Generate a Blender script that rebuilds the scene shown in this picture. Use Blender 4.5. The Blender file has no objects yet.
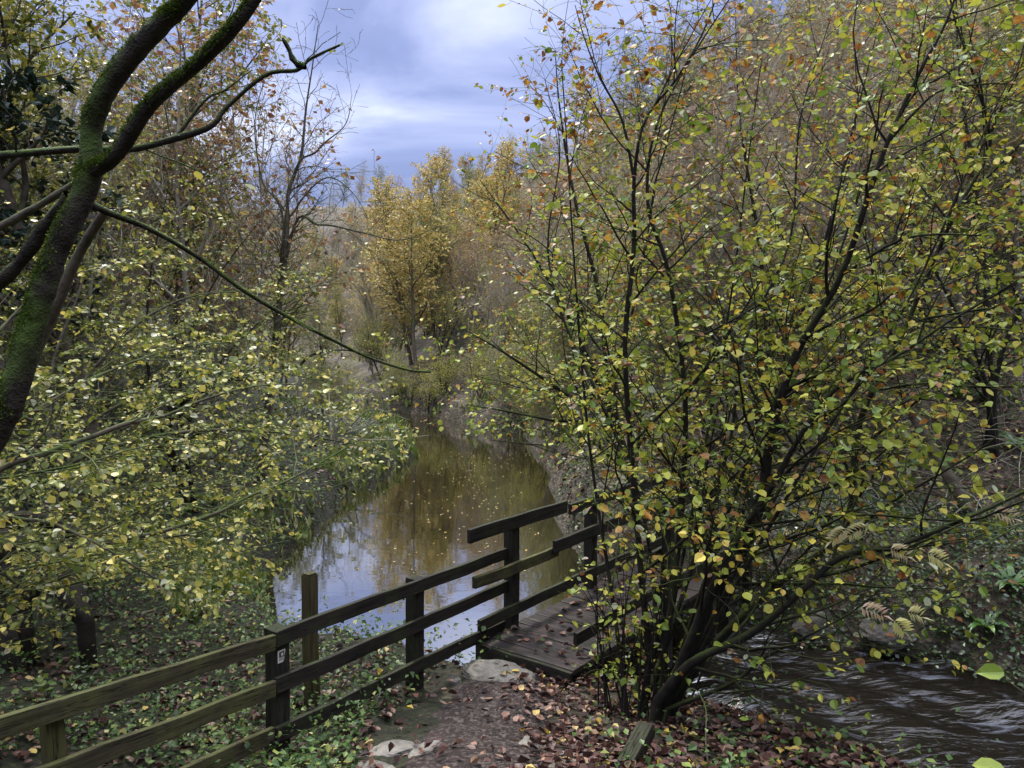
import bpy, bmesh, math
import numpy as np
from mathutils import Vector, Matrix
R = math.radians
sc = bpy.context.scene
COL = sc.collection

# ------------------------------------------------------------------ camera, sky, sun, exposure
F, CAMZ, PITCH = 769.0, 2.9, R(3.5)
cam_d = bpy.data.cameras.new('camera'); cam_d.sensor_width = 36.0; cam_d.lens = F / 1024 * 36.0
cam_d.clip_start = 0.05; cam_d.clip_end = 3000
cam = bpy.data.objects.new('camera', cam_d); COL.objects.link(cam)
cam.location = (0, 0, CAMZ); cam.rotation_euler = (math.pi / 2 - PITCH, 0, 0)
sc.camera = cam

SUN_EL, SUN_AZ = R(54), R(-28)          # azimuth measured from +Y towards +X: high ahead, a little to the left, behind the cloud
sun_d = bpy.data.lights.new('sun', 'SUN'); sun_d.energy = 1.5; sun_d.angle = R(12); sun_d.color = (1.0, 0.95, 0.86)
sun = bpy.data.objects.new('sun', sun_d); COL.objects.link(sun)
sdir = Vector((math.sin(SUN_AZ) * math.cos(SUN_EL), math.cos(SUN_AZ) * math.cos(SUN_EL), math.sin(SUN_EL)))
sun.rotation_euler = sdir.to_track_quat('Z', 'Y').to_euler()

def node(nt, typ, ins=None, **kw):
    n = nt.nodes.new(typ)
    for k, v in kw.items(): setattr(n, k, v)
    for k, v in (ins or {}).items():
        s = n.inputs[k]
        if isinstance(v, bpy.types.NodeSocket): nt.links.new(v, s)
        else: s.default_value = v
    return n
def ramp(nt, fac, stops, interp='LINEAR'):
    n = nt.nodes.new('ShaderNodeValToRGB'); cr = n.color_ramp; cr.interpolation = interp
    while len(cr.elements) < len(stops): cr.elements.new(1.0)
    for e, (p, c) in zip(cr.elements, stops):
        e.position = p; e.color = (c[0], c[1], c[2], 1) if not isinstance(c, (int, float)) else (c, c, c, 1)
    nt.links.new(fac, n.inputs[0]); return n.outputs[0]
def math_n(nt, op, a, b=0.0, clamp=False):
    n = node(nt, 'ShaderNodeMath', {0: a, 1: b}, operation=op); n.use_clamp = clamp; return n.outputs[0]
def mixc(nt, fac, a, b, mode='MIX'):
    n = nt.nodes.new('ShaderNodeMix'); n.data_type = 'RGBA'; n.blend_type = mode
    for s, v in ((n.inputs[0], fac), (n.inputs[6], a), (n.inputs[7], b)):
        if isinstance(v, bpy.types.NodeSocket): nt.links.new(v, s)
        else: s.default_value = v if isinstance(v, (int, float)) else (v[0], v[1], v[2], 1)
    return n.outputs[2]

world = bpy.data.worlds.new('World'); sc.world = world; world.use_nodes = True
nt = world.node_tree; nt.nodes.clear()
tc = node(nt, 'ShaderNodeTexCoord')
sky = node(nt, 'ShaderNodeTexSky', sky_type='NISHITA'); sky.sun_disc = False
sky.sun_elevation = SUN_EL; sky.sun_rotation = SUN_AZ; sky.air_density = 1.0; sky.dust_density = 1.5
sep = node(nt, 'ShaderNodeSeparateXYZ', {0: tc.outputs['Generated']})
zz = math_n(nt, 'ADD', math_n(nt, 'MAXIMUM', sep.outputs[2], 0.0), 0.22)
cx = math_n(nt, 'DIVIDE', sep.outputs[0], zz); cy = math_n(nt, 'DIVIDE', sep.outputs[1], zz)
cv = node(nt, 'ShaderNodeCombineXYZ', {0: cx, 1: cy, 2: 0.3})
mp = node(nt, 'ShaderNodeMapping', {0: cv.outputs[0], 1: (0.35, 2.1, 0), 3: (0.8, 0.95, 1)})
n1 = node(nt, 'ShaderNodeTexNoise', {'Vector': mp.outputs[0], 'Scale': 1.6, 'Detail': 6, 'Roughness': 0.5, 'Distortion': 0.6})
cl = ramp(nt, n1.outputs[0], [(0.36, (.60, .80, 1.75)), (0.47, (1.0, 1.25, 2.45)), (0.56, (1.75, 2.0, 3.2)), (0.68, (3.1, 3.35, 4.3))])
base = mixc(nt, 0.92, sky.outputs[0], cl)
gain = node(nt, 'ShaderNodeMapRange', {0: sep.outputs[2], 1: 0.42, 2: 0.9, 3: 1.0, 4: 4.0})
gcol = node(nt, 'ShaderNodeMapRange', {0: sep.outputs[2], 1: 0.42, 2: 0.8, 3: 0.0, 4: 0.6})
base = mixc(nt, gcol.outputs[0], base, (4.9, 4.9, 5.0))            # the overcast is whiter and brighter overhead
fin = node(nt, 'ShaderNodeVectorMath', {0: base, 1: gain.outputs[0]}, operation='MULTIPLY')
bg = node(nt, 'ShaderNodeBackground', {0: fin.outputs[0], 1: 0.092})
wo = node(nt, 'ShaderNodeOutputWorld', {0: bg.outputs[0]})

sc.view_settings.view_transform = 'Standard'; sc.view_settings.look = 'None'
sc.view_settings.exposure = 1.68; sc.view_settings.gamma = 1.0
sc.view_settings.use_curve_mapping = False
sc.render.engine = 'CYCLES'
cy_ = sc.cycles
cy_.max_bounces = 6; cy_.diffuse_bounces = 3; cy_.glossy_bounces = 2; cy_.transmission_bounces = 3; cy_.transparent_max_bounces = 4
cy_.caustics_reflective = False; cy_.caustics_refractive = False; cy_.sample_clamp_indirect = 4.0

# ------------------------------------------------------------------ helpers
def at(px, py, d):
    xc, yc = (px - 512) / F * d, (384 - py) / F * d
    return np.array([xc, d * math.cos(PITCH) + yc * math.sin(PITCH), CAMZ - d * math.sin(PITCH) + yc * math.cos(PITCH)])
def ray(px, py):
    return at(px, py, 1.0) - np.array([0, 0, CAMZ])
def on_plane(px, py, p0, nrm):
    d = ray(px, py); o = np.array([0, 0, CAMZ])
    return o + d * (np.dot(np.array(p0) - o, nrm) / np.dot(d, nrm))
def project(P):
    q = np.asarray(P, float) - np.array([0, 0, CAMZ])
    d = q[..., 1] * math.cos(PITCH) - q[..., 2] * math.sin(PITCH)
    u = q[..., 1] * math.sin(PITCH) + q[..., 2] * math.cos(PITCH)
    return 512 + F * q[..., 0] / d, 384 - F * u / d, d

def _hash(ix, iy, s):
    h = (ix.astype(np.int64) * 374761393 + iy.astype(np.int64) * 668265263 + s * 1442695041) & 0x7fffffff
    h = ((h ^ (h >> 13)) * 1274126177) & 0x7fffffff
    return ((h ^ (h >> 16)) & 0xffff) / 65535.0
def vnoise(x, y, s=0):
    x = np.asarray(x, float); y = np.asarray(y, float)
    ix, iy = np.floor(x), np.floor(y); fx, fy = x - ix, y - iy
    fx = fx * fx * (3 - 2 * fx); fy = fy * fy * (3 - 2 * fy)
    a, b = _hash(ix, iy, s), _hash(ix + 1, iy, s); c, d = _hash(ix, iy + 1, s), _hash(ix + 1, iy + 1, s)
    return (a + (b - a) * fx) * (1 - fy) + (c + (d - c) * fx) * fy - 0.5
def sstep(a, b, x):
    t = np.clip((x - a) / (b - a), 0, 1); return t * t * (3 - 2 * t)
def soft(x, k=0.6):
    return 0.5 * (x + np.sqrt(x * x + k * k))
def unit(v):
    v = np.asarray(v, float); return v / (np.linalg.norm(v, axis=-1, keepdims=True) + 1e-9)

def raw_mesh(name, V, loops, starts, totals, smooth=True, attrs=None):
    me = bpy.data.meshes.new(name)
    me.vertices.add(len(V)); me.vertices.foreach_set('co', np.ascontiguousarray(V, np.float32).ravel())
    me.loops.add(len(loops)); me.loops.foreach_set('vertex_index', np.ascontiguousarray(loops, np.int32))
    me.polygons.add(len(starts)); me.polygons.foreach_set('loop_start', np.ascontiguousarray(starts, np.int32))
    try: me.polygons.foreach_set('loop_total', np.ascontiguousarray(totals, np.int32))
    except Exception: pass
    me.polygons.foreach_set('use_smooth', np.full(len(starts), smooth, bool))
    for k, a in (attrs or {}).items():
        at_ = me.attributes.new(k, 'FLOAT', 'POINT'); at_.data.foreach_set('value', np.ascontiguousarray(a, np.float32))
    me.update(calc_edges=True); me.validate()
    return me
def quad_mesh(name, V, Q, smooth=True, attrs=None):
    Q = np.asarray(Q, np.int32); n = len(Q)
    return raw_mesh(name, V, Q.ravel(), np.arange(n) * 4, np.full(n, 4), smooth, attrs)
def obj(name, me, mat=None, parent=None, loc=(0, 0, 0)):
    o = bpy.data.objects.new(name, me); COL.objects.link(o)
    if mat: me.materials.append(mat)
    o.location = loc
    if parent: o.parent = parent
    return o
def tag(o, label=None, cat=None, group=None, kind=None):
    if label: o['label'] = label
    if cat: o['category'] = cat
    if group: o['group'] = group
    if kind: o['kind'] = kind
    return o
def thing(name, label, cat, loc=(0, 0, 0), group=None):
    o = bpy.data.objects.new(name, None); COL.objects.link(o); o.location = loc; o.empty_display_size = 0.2
    return tag(o, label, cat, group)
def dup(root, loc, rotz=0, scale=1, label=None, group=None):
    r = root.copy(); COL.objects.link(r); r.location = loc; r.rotation_euler = (0, 0, rotz)
    r.scale = (scale, scale, scale) if isinstance(scale, (int, float)) else scale
    if label: r['label'] = label
    if group: r['group'] = group
    for ch in list(root.children):
        c = ch.copy(); COL.objects.link(c); c.parent = r
        for g in list(ch.children):
            d = g.copy(); COL.objects.link(d); d.parent = c
    return r

# ------------------------------------------------------------------ materials
def new_mat(name):
    m = bpy.data.materials.new(name); m.use_nodes = True; nt = m.node_tree; nt.nodes.clear()
    out = nt.nodes.new('ShaderNodeOutputMaterial'); return m, nt, out
def leaf_mat(name, stops, trans=0.35, rough=0.45, spec=0.35):
    m, nt, out = new_mat(name)
    a = node(nt, 'ShaderNodeAttribute', attribute_name='rnd')
    oi = node(nt, 'ShaderNodeTexCoord')
    nz = node(nt, 'ShaderNodeTexNoise', {'Vector': oi.outputs['Object'], 'Scale': 22.0, 'Detail': 2.0})
    f = math_n(nt, 'ADD', a.outputs['Fac'], math_n(nt, 'MULTIPLY', math_n(nt, 'SUBTRACT', nz.outputs[0], 0.5), 0.16))
    c = ramp(nt, f, stops)
    p = node(nt, 'ShaderNodeBsdfPrincipled', {'Base Color': c, 'Roughness': rough, 'Specular IOR Level': spec})
    t = node(nt, 'ShaderNodeBsdfTranslucent', {'Color': c})
    mx = node(nt, 'ShaderNodeMixShader', {0: trans, 1: p.outputs[0], 2: t.outputs[0]})
    nt.links.new(mx.outputs[0], out.inputs[0]); return m
def bark_mat(name, dark, light, moss=0.0, mosscol=(0.05, 0.085, 0.012), scale=9.0, bump=0.35):
    m, nt, out = new_mat(name)
    tc = node(nt, 'ShaderNodeTexCoord'); ge = node(nt, 'ShaderNodeNewGeometry')
    nz = node(nt, 'ShaderNodeTexNoise', {'Vector': tc.outputs['Object'], 'Scale': scale, 'Detail': 5, 'Roughness': 0.65})
    c = ramp(nt, nz.outputs[0], [(0.32, dark), (0.7, light)])
    fine = node(nt, 'ShaderNodeTexNoise', {'Vector': tc.outputs['Object'], 'Scale': scale * 7, 'Detail': 3})
    if moss > 0:
        n2 = node(nt, 'ShaderNodeTexNoise', {'Vector': tc.outputs['Object'], 'Scale': 3.1, 'Detail': 4})
        s = node(nt, 'ShaderNodeSeparateXYZ', {0: ge.outputs['Normal']})
        f = math_n(nt, 'ADD', math_n(nt, 'MULTIPLY', s.outputs[2], 0.35), n2.outputs[0])
        f = node(nt, 'ShaderNodeMapRange', {0: f, 1: 0.72 - moss * 0.5, 2: 0.98 - moss * 0.5, 3: 0.0, 4: 0.95}).outputs[0]
        mc = mixc(nt, fine.outputs[0], tuple(k * 0.55 for k in mosscol), tuple(k * 1.5 for k in mosscol))
        c = mixc(nt, f, c, mc)
    hb = math_n(nt, 'ADD', nz.outputs[0], math_n(nt, 'MULTIPLY', fine.outputs[0], 0.5))
    b = node(nt, 'ShaderNodeBump', {'Height': hb, 'Strength': bump, 'Distance': 0.03})
    p = node(nt, 'ShaderNodeBsdfPrincipled', {'Base Color': c, 'Roughness': 0.85, 'Specular IOR Level': 0.2, 'Normal': b.outputs[0]})
    nt.links.new(p.outputs[0], out.inputs[0]); return m
def wood_mat(name, dark, light, algae, amt=0.45, rough=0.7):
    m, nt, out = new_mat(name)
    tc = node(nt, 'ShaderNodeTexCoord'); ge = node(nt, 'ShaderNodeNewGeometry')
    mpg = node(nt, 'ShaderNodeMapping', {0: tc.outputs['Object'], 3: (2.2, 38, 38)})
    gr = node(nt, 'ShaderNodeTexNoise', {'Vector': mpg.outputs[0], 'Scale': 1.0, 'Detail': 5, 'Roughness': 0.6, 'Distortion': 0.5})
    c = ramp(nt, gr.outputs[0], [(0.3, dark), (0.72, light)])
    n2 = node(nt, 'ShaderNodeTexNoise', {'Vector': ge.outputs['Position'], 'Scale': 4.0, 'Detail': 6, 'Roughness': 0.7})
    s = node(nt, 'ShaderNodeSeparateXYZ', {0: ge.outputs['Normal']})
    f = math_n(nt, 'ADD', n2.outputs[0], math_n(nt, 'MULTIPLY', s.outputs[2], 0.12))
    f = node(nt, 'ShaderNodeMapRange', {0: f, 1: 0.62 - amt * 0.35, 2: 0.86 - amt * 0.35, 3: 0.0, 4: 0.9}).outputs[0]
    c = mixc(nt, f, c, algae)
    mpc = node(nt, 'ShaderNodeMapping', {0: tc.outputs['Object'], 1: (3, 5, 1), 3: (.9, 30, 30)})
    ck = node(nt, 'ShaderNodeTexNoise', {'Vector': mpc.outputs[0], 'Scale': 1.0, 'Detail': 3, 'Roughness': .6})
    crk = ramp(nt, ck.outputs[0], [(.485, 1.0), (.50, .18), (.515, 1.0)])
    c = mixc(nt, 1.0, c, crk, 'MULTIPLY')
    b = node(nt, 'ShaderNodeBump', {'Height': math_n(nt, 'ADD', gr.outputs[0], crk), 'Strength': 0.7, 'Distance': 0.006})
    p = node(nt, 'ShaderNodeBsdfPrincipled', {'Base Color': c, 'Roughness': rough, 'Specular IOR Level': 0.12, 'Normal': b.outputs[0]})
    nt.links.new(p.outputs[0], out.inputs[0]); return m
def stone_mat(name, a, b_, moss):
    m, nt, out = new_mat(name)
    tc = node(nt, 'ShaderNodeTexCoord'); ge = node(nt, 'ShaderNodeNewGeometry')
    n1 = node(nt, 'ShaderNodeTexNoise', {'Vector': ge.outputs['Position'], 'Scale': 7, 'Detail': 8, 'Roughness': 0.7})
    c = ramp(nt, n1.outputs[0], [(0.3, a), (0.62, b_)])
    n2 = node(nt, 'ShaderNodeTexNoise', {'Vector': ge.outputs['Position'], 'Scale': 13, 'Detail': 5})
    f = node(nt, 'ShaderNodeMapRange', {0: n2.outputs[0], 1: 0.56, 2: 0.7}).outputs[0]
    c = mixc(nt, f, c, moss)
    b = node(nt, 'ShaderNodeBump', {'Height': n1.outputs[0], 'Strength': 0.6, 'Distance': 0.03})
    p = node(nt, 'ShaderNodeBsdfPrincipled', {'Base Color': c, 'Roughness': 0.8, 'Normal': b.outputs[0]})
    nt.links.new(p.outputs[0], out.inputs[0]); return m

HAZEL = [(0.0, (.06, .11, .016)), (0.22, (.13, .20, .025)), (0.42, (.28, .32, .04)), (0.60, (.44, .42, .06)), (0.78, (.60, .46, .07)), (0.87, (.36, .17, .035)), (0.93, (.11, .035, .018)), (0.97, (.33, .36, .22))]
M_hazel = leaf_mat('hazel leaves', HAZEL)
M_left = leaf_mat('pale olive leaves', [(0, (.075, .10, .018)), (.3, (.17, .20, .032)), (.6, (.32, .31, .055)), (.8, (.50, .43, .09)), (.9, (.50, .40, .10)), (.95, (.20, .13, .05)), (1, (.40, .42, .28))])
M_willow = leaf_mat('olive leaves', [(0, (.07, .10, .018)), (.35, (.15, .17, .03)), (.7, (.28, .27, .05)), (.9, (.46, .37, .08)), (1, (.32, .33, .2))])
M_gold = leaf_mat('golden leaves', [(0, (.27, .25, .07)), (.4, (.46, .37, .11)), (.75, (.58, .45, .15)), (.92, (.48, .29, .09)), (1, (.16, .15, .03))])
M_beech = leaf_mat('russet leaves', [(0, (.12, .05, .03)), (.45, (.25, .12, .06)), (.8, (.42, .26, .10)), (1, (.42, .35, .10))])
M_ivy = leaf_mat('ivy leaves', [(0, (.012, .03, .008)), (.5, (.025, .055, .014)), (.85, (.05, .09, .02)), (1, (.12, .15, .04))], trans=.1, rough=.3, spec=.5)
M_dark = leaf_mat('evergreen leaves', [(0, (.010, .022, .014)), (.6, (.02, .045, .03)), (1, (.05, .08, .05))], trans=.1, rough=.4)
M_litter = leaf_mat('fallen leaves', [(0, (.025, .012, .010)), (.3, (.06, .027, .020)), (.62, (.12, .058, .042)), (.82, (.22, .13, .09)), (.93, (.44, .32, .14)), (1, (.50, .38, .06))], trans=.08, rough=.5)
M_herb = leaf_mat('herb leaves', [(0, (.024, .055, .012)), (.5, (.06, .115, .022)), (.85, (.13, .19, .04)), (1, (.28, .27, .06))], trans=.25)
M_rowan = leaf_mat('pale compound leaves', [(0, (.62, .58, .20)), (.4, (.72, .68, .36)), (.7, (.68, .50, .38)), (1, (.36, .40, .10))], trans=.45)
M_fern = leaf_mat('fern fronds', [(0, (.03, .085, .012)), (.6, (.06, .14, .02)), (1, (.18, .25, .04))], trans=.2, rough=.3, spec=.5)
M_grass = leaf_mat('grass blades', [(0, (.05, .09, .015)), (.6, (.14, .18, .04)), (1, (.35, .32, .14))], trans=.3)
M_barkmoss = bark_mat('mossy bark', (.010, .008, .006), (.040, .033, .024), moss=.60, mosscol=(.045, .075, .010), bump=.9, scale=14.0)
M_barkhazel = bark_mat('dark hazel bark', (.006, .005, .004), (.024, .020, .015), moss=.30, mosscol=(.045, .06, .012))
M_barkgrey = bark_mat('grey bark', (.19, .17, .135), (.46, .42, .345), moss=.15)
M_barkbrown = bark_mat('brown bark', (.04, .032, .024), (.13, .105, .08), moss=.3)
M_barkpale = bark_mat('bare pale bark', (.085, .068, .052), (.20, .165, .13), moss=.3)
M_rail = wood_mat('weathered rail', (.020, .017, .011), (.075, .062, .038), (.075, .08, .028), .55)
M_raildark = wood_mat('darker rail', (.010, .009, .008), (.036, .031, .025), (.035, .042, .018), .35)  # darker tone of the rail timber
M_postolive = wood_mat('mossy post', (.028, .024, .013), (.10, .082, .04), (.062, .062, .022), .5)
M_deck = wood_mat('wet deck', (.018, .014, .013), (.062, .048, .046), (.035, .036, .026), .2, .42)
M_barkdark = bark_mat('shade-dark bark', (.005, .004, .003), (.022, .018, .013))  # stump bark: deep shade under the left bushes is put into the colour
M_stone = stone_mat('limestone', (.045, .04, .032), (.19, .175, .145), (.03, .034, .015))
M_rockdark = stone_mat('dark rock', (.014, .012, .009), (.055, .045, .034), (.02, .032, .008))

# ------------------------------------------------------------------ terrain and water
CL = np.array([(-60, 130), (-27, 100), (-14, 62), (-12.5, 46), (-9, 37.5), (-4.4, 31.5), (-1.5, 26.5), (-0.9, 22), (-1.3, 16), (-1.3, 11.5), (-1.1, 9.9), (-.3, 8.9), (1.0, 8.2), (2.5, 8.0), (3.6, 7.1), (4.7, 5.4), (6, 2), (8, -6), (10, -40)], float)
HW = np.array([1.5, 1.5, 1.5, 1.5, 1.5, 1.6, 1.75, 1.75, 2.1, 2.15, 1.85, 1.4, 1.1, 1.35, 1.8, 2.0, 2.0, 2.0, 2.0])
def chan(x, y):
    x = np.asarray(x, float); y = np.asarray(y, float)
    best = np.full(x.shape, 1e9); side = np.ones(x.shape)
    for i in range(len(CL) - 1):
        a, b = CL[i], CL[i + 1]; d = b - a; L2 = d @ d
        t = np.clip(((x - a[0]) * d[0] + (y - a[1]) * d[1]) / L2, 0, 1)
        px, py = a[0] + t * d[0], a[1] + t * d[1]
        s = np.hypot(x - px, y - py) - (HW[i] + (HW[i + 1] - HW[i]) * t)
        cr = d[0] * (y - a[1]) - d[1] * (x - a[0])
        m = s < best; best = np.where(m, s, best); side = np.where(m, np.where(cr > 0, 1.0, -1.0), side)
    return best, side
def ground(x, y):
    x = np.asarray(x, float); y = np.asarray(y, float)
    s, side = chan(x, y)
    s = s + 0.35 * vnoise(x * 0.9, y * 0.9, 3) + 0.18 * vnoise(x * 2.7, y * 2.7, 4)
    hill_r = 0.62 * soft(s - 2.1, 0.8); hill_r = np.where(hill_r > 33, 33 + (hill_r - 33) * 0.25, hill_r)
    zr = 0.10 + 0.16 * np.clip(s, 0, 2.1) + hill_r + np.clip(s / 8, 0, 1) * (1.3 * vnoise(x * .13, y * .13, 1) + .35 * vnoise(x * .5, y * .5, 2))
    ext = np.maximum(0, y - 28)
    hl = soft(np.minimum(s - 2.6, -(x + 4.2) + ext), 0.8)
    hill_l = 0.5 * hl; hill_l = np.where(hill_l > 22, 22 + (hill_l - 22) * 0.25, hill_l)
    zl = -0.07 + (0.19 - 0.115 * sstep(.75, 1.5, -.1 - x)) * soft(6.3 - y, 0.5) * sstep(-30, -2, y) + hill_l + np.clip(hl / 8, 0, 1) * (1.3 * vnoise(x * .13, y * .13, 5) + .35 * vnoise(x * .5, y * .5, 6))
    zl = np.where(y < 0, np.minimum(zl, 1.3 + hill_l), zl)
    zb = np.where(side > 0, zr, zl) + 0.10 * vnoise(x * 1.7, y * 1.7, 7) + 0.045 * vnoise(x * 5, y * 5, 8)
    t = sstep(-0.55, 0.75, s)
    return -1.35 * (1 - t) + t * zb
def gz(x, y): return float(ground(np.array([x]), np.array([y]))[0])

def grid_mesh(name, X, Y, Z, attrs=None):
    ny, nx = X.shape
    V = np.stack([X, Y, Z], -1).reshape(-1, 3)
    i = np.arange(ny * nx).reshape(ny, nx)
    Q = np.stack([i[:-1, :-1], i[:-1, 1:], i[1:, 1:], i[1:, :-1]], -1).reshape(-1, 4)
    return quad_mesh(name, V, Q, True, attrs)
u = np.linspace(-1, 1, 420); xs = 2.6 * np.sinh(u * 5.1) / 1.0; xs = xs / xs[-1] * 210
v = np.linspace(0, 1, 520); ys = np.sinh(v * 4.2); ys = -6 + ys / ys[-1] * 290; 
ys = np.concatenate([np.array([-120, -60, -30, -15, -9]), ys])
X, Y = np.meshgrid(xs, ys); Z = ground(X, Y)
S, SD = chan(X, Y)
PATH = np.array([(0.05, -3), (-0.02, 0), (-0.18, 3.0), (-0.22, 5.0), (-0.05, 6.4)])
pathx = np.interp(Y, PATH[:, 1], PATH[:, 0])
lit = np.where(SD > 0, .8, 0.28) + 0.5 * np.exp(-((X - pathx - .5) / 0.9) ** 2) * (Y < 8)
m, nt, out = new_mat('woodland ground')
tc = node(nt, 'ShaderNodeTexCoord'); a = node(nt, 'ShaderNodeAttribute', attribute_name='litter')
vo = node(nt, 'ShaderNodeTexVoronoi', {'Vector': tc.outputs['Object'], 'Scale': 15.0, 'Randomness': 1.0})
vs = node(nt, 'ShaderNodeSeparateColor', {0: vo.outputs['Color']})
leafc = ramp(nt, vs.outputs[0], [(0, (.022, .015, .012)), (.35, (.06, .042, .032)), (.7, (.11, .082, .06)), (.95, (.19, .15, .105)), (1, (.25, .21, .10))])
nz = node(nt, 'ShaderNodeTexNoise', {'Vector': tc.outputs['Object'], 'Scale': 1.1, 'Detail': 6, 'Roughness': .65})
nf = node(nt, 'ShaderNodeTexNoise', {'Vector': tc.outputs['Object'], 'Scale': 30, 'Detail': 4, 'Roughness': .7})
greenc = ramp(nt, nf.outputs[0], [(.3, (.010, .009, .006)), (.55, (.022, .024, .010)), (.78, (.045, .06, .016))])
f = math_n(nt, 'ADD', math_n(nt, 'MULTIPLY', a.outputs['Fac'], .5), nz.outputs[0])
f = node(nt, 'ShaderNodeMapRange', {0: f, 1: .78, 2: 1.02}).outputs[0]
c = mixc(nt, f, greenc, leafc)
b = node(nt, 'ShaderNodeBump', {'Height': math_n(nt, 'ADD', vo.outputs['Distance'], nf.outputs[0]), 'Strength': .8, 'Distance': .05})
p = node(nt, 'ShaderNodeBsdfPrincipled', {'Base Color': c, 'Roughness': .75, 'Specular IOR Level': .25, 'Normal': b.outputs[0]})
nt.links.new(p.outputs[0], out.inputs[0])
tag(obj('ground', grid_mesh('ground', X, Y, Z, {'litter': lit.ravel()}), m), kind='structure')

# footpath: a trodden earth strip that dips under the ground at its ragged edges
ty = np.linspace(-3, 6.55, 190); tx = np.linspace(-1, 1, 41)
TX, TY = np.meshgrid(tx, ty)
pc = np.interp(TY, PATH[:, 1], PATH[:, 0]); pw = 0.62 + .25 * vnoise(TY * 1.1, TY * 0 + TX.clip(-.1, .1), 31)
PX = pc + TX * pw
PZ = ground(PX, TY) + 0.03 - 0.09 * np.abs(TX) ** 3 + .02 * vnoise(PX * 7, TY * 7, 32) + .008 * vnoise(PX * 25, TY * 25, 33)
m, nt, out = new_mat('trodden earth')
tc = node(nt, 'ShaderNodeTexCoord')
n1 = node(nt, 'ShaderNodeTexNoise', {'Vector': tc.outputs['Object'], 'Scale': 5, 'Detail': 8, 'Roughness': .7})
v1 = node(nt, 'ShaderNodeTexVoronoi', {'Vector': tc.outputs['Object'], 'Scale': 42})
vs = node(nt, 'ShaderNodeSeparateColor', {0: v1.outputs['Color']})
c = ramp(nt, n1.outputs[0], [(.3, (.012, .008, .007)), (.55, (.030, .022, .019)), (.75, (.065, .050, .044))])
pf = node(nt, 'ShaderNodeMapRange', {0: vs.outputs[0], 1: .62, 2: .95}).outputs[0]
c = mixc(nt, math_n(nt, 'MULTIPLY', pf, .5), c, (.13, .11, .10))
b = node(nt, 'ShaderNodeBump', {'Height': math_n(nt, 'ADD', math_n(nt, 'MULTIPLY', v1.outputs['Distance'], -1.0), n1.outputs[0]), 'Strength': .8, 'Distance': .02})
p = node(nt, 'ShaderNodeBsdfPrincipled', {'Base Color': c, 'Roughness': .8, 'Specular IOR Level': .15, 'Normal': b.outputs[0]})
nt.links.new(p.outputs[0], out.inputs[0])
tag(obj('path', grid_mesh('path', PX, TY, PZ), m), kind='structure')

# water: one sheet, still above the footbridge and rippling below it
wx = np.concatenate([np.linspace(-40, -6, 30)[:-1], np.linspace(-6, 0, 60)[:-1], np.linspace(0, 8, 170)[:-1], np.linspace(8, 18, 20)])
wy = np.concatenate([np.linspace(-40, 2, 30)[:-1], np.linspace(2, 10.5, 190)[:-1], np.linspace(10.5, 40, 90)[:-1], np.linspace(40, 110, 30)])
WX, WY = np.meshgrid(wx, wy)
sdn = (WX - 1.0) * .79 + (WY - 8.4) * -.61
flow = sstep(0.1, 1.5, sdn)
fa = (WX * .62 - WY * .78); fb = (WX * .78 + WY * .62)
fbw = fb + .35 * vnoise(fa * .8, fb * .8, 51)
rip = .14 * vnoise(fa * 1.1, fbw * 2.6, 52) + .045 * vnoise(fa * 1.9, fbw * 5.0, 53) + .012 * vnoise(fa * 4, fbw * 10, 54)
WZ = -.55 - .22 * flow + flow * rip
m, nt, out = new_mat('river water')
tc = node(nt, 'ShaderNodeTexCoord'); fl = node(nt, 'ShaderNodeAttribute', attribute_name='flow')
mp = node(nt, 'ShaderNodeMapping', {0: tc.outputs['Object'], 2: (0, 0, R(51)), 3: (1.5, 4.0, 3)})
nr = node(nt, 'ShaderNodeTexNoise', {'Vector': mp.outputs[0], 'Scale': 1.0, 'Detail': 4, 'Roughness': .55, 'Distortion': .4})
mp2 = node(nt, 'ShaderNodeMapping', {0: tc.outputs['Object'], 3: (2.2, 5.5, 3)})
ns = node(nt, 'ShaderNodeTexNoise', {'Vector': mp2.outputs[0], 'Scale': 1.0, 'Detail': 3, 'Roughness': .5})
b1 = node(nt, 'ShaderNodeBump', {'Height': ns.outputs[0], 'Strength': .025, 'Distance': .05})
b2 = node(nt, 'ShaderNodeBump', {'Height': nr.outputs[0], 'Strength': math_n(nt, 'MULTIPLY', fl.outputs['Fac'], .6), 'Distance': .16, 'Normal': b1.outputs[0]})
wc = mixc(nt, fl.outputs['Fac'], (.016, .013, .006), (.005, .0035, .002))
mp3 = node(nt, 'ShaderNodeMapping', {0: tc.outputs['Object'], 1: (3, 1, 0), 2: (0, 0, R(51)), 3: (1.3, 3.0, 3)})
nfo = node(nt, 'ShaderNodeTexNoise', {'Vector': mp3.outputs[0], 'Scale': 1.7, 'Detail': 6, 'Roughness': .66, 'Distortion': .5})
foam_sheen = math_n(nt, 'MULTIPLY', node(nt, 'ShaderNodeMapRange', {0: nfo.outputs[0], 1: .56, 2: .74}).outputs[0], math_n(nt, 'MULTIPLY', fl.outputs['Fac'], .34))
wc = mixc(nt, foam_sheen, wc, (.36, .39, .48))  # foam and blue-grey sky reflection streaks, both painted into the water colour
p = node(nt, 'ShaderNodeBsdfPrincipled', {'Base Color': wc, 'Roughness': math_n(nt, 'ADD', .03, math_n(nt, 'MULTIPLY', fl.outputs['Fac'], .2)), 'IOR': math_n(nt, 'SUBTRACT', 6.5, math_n(nt, 'MULTIPLY', fl.outputs['Fac'], 5.05)), 'Normal': b2.outputs[0]})
nt.links.new(p.outputs[0], out.inputs[0])
tag(obj('water', grid_mesh('water', WX, WY, WZ, {'flow': flow.ravel()}), m), kind='structure')

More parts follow.
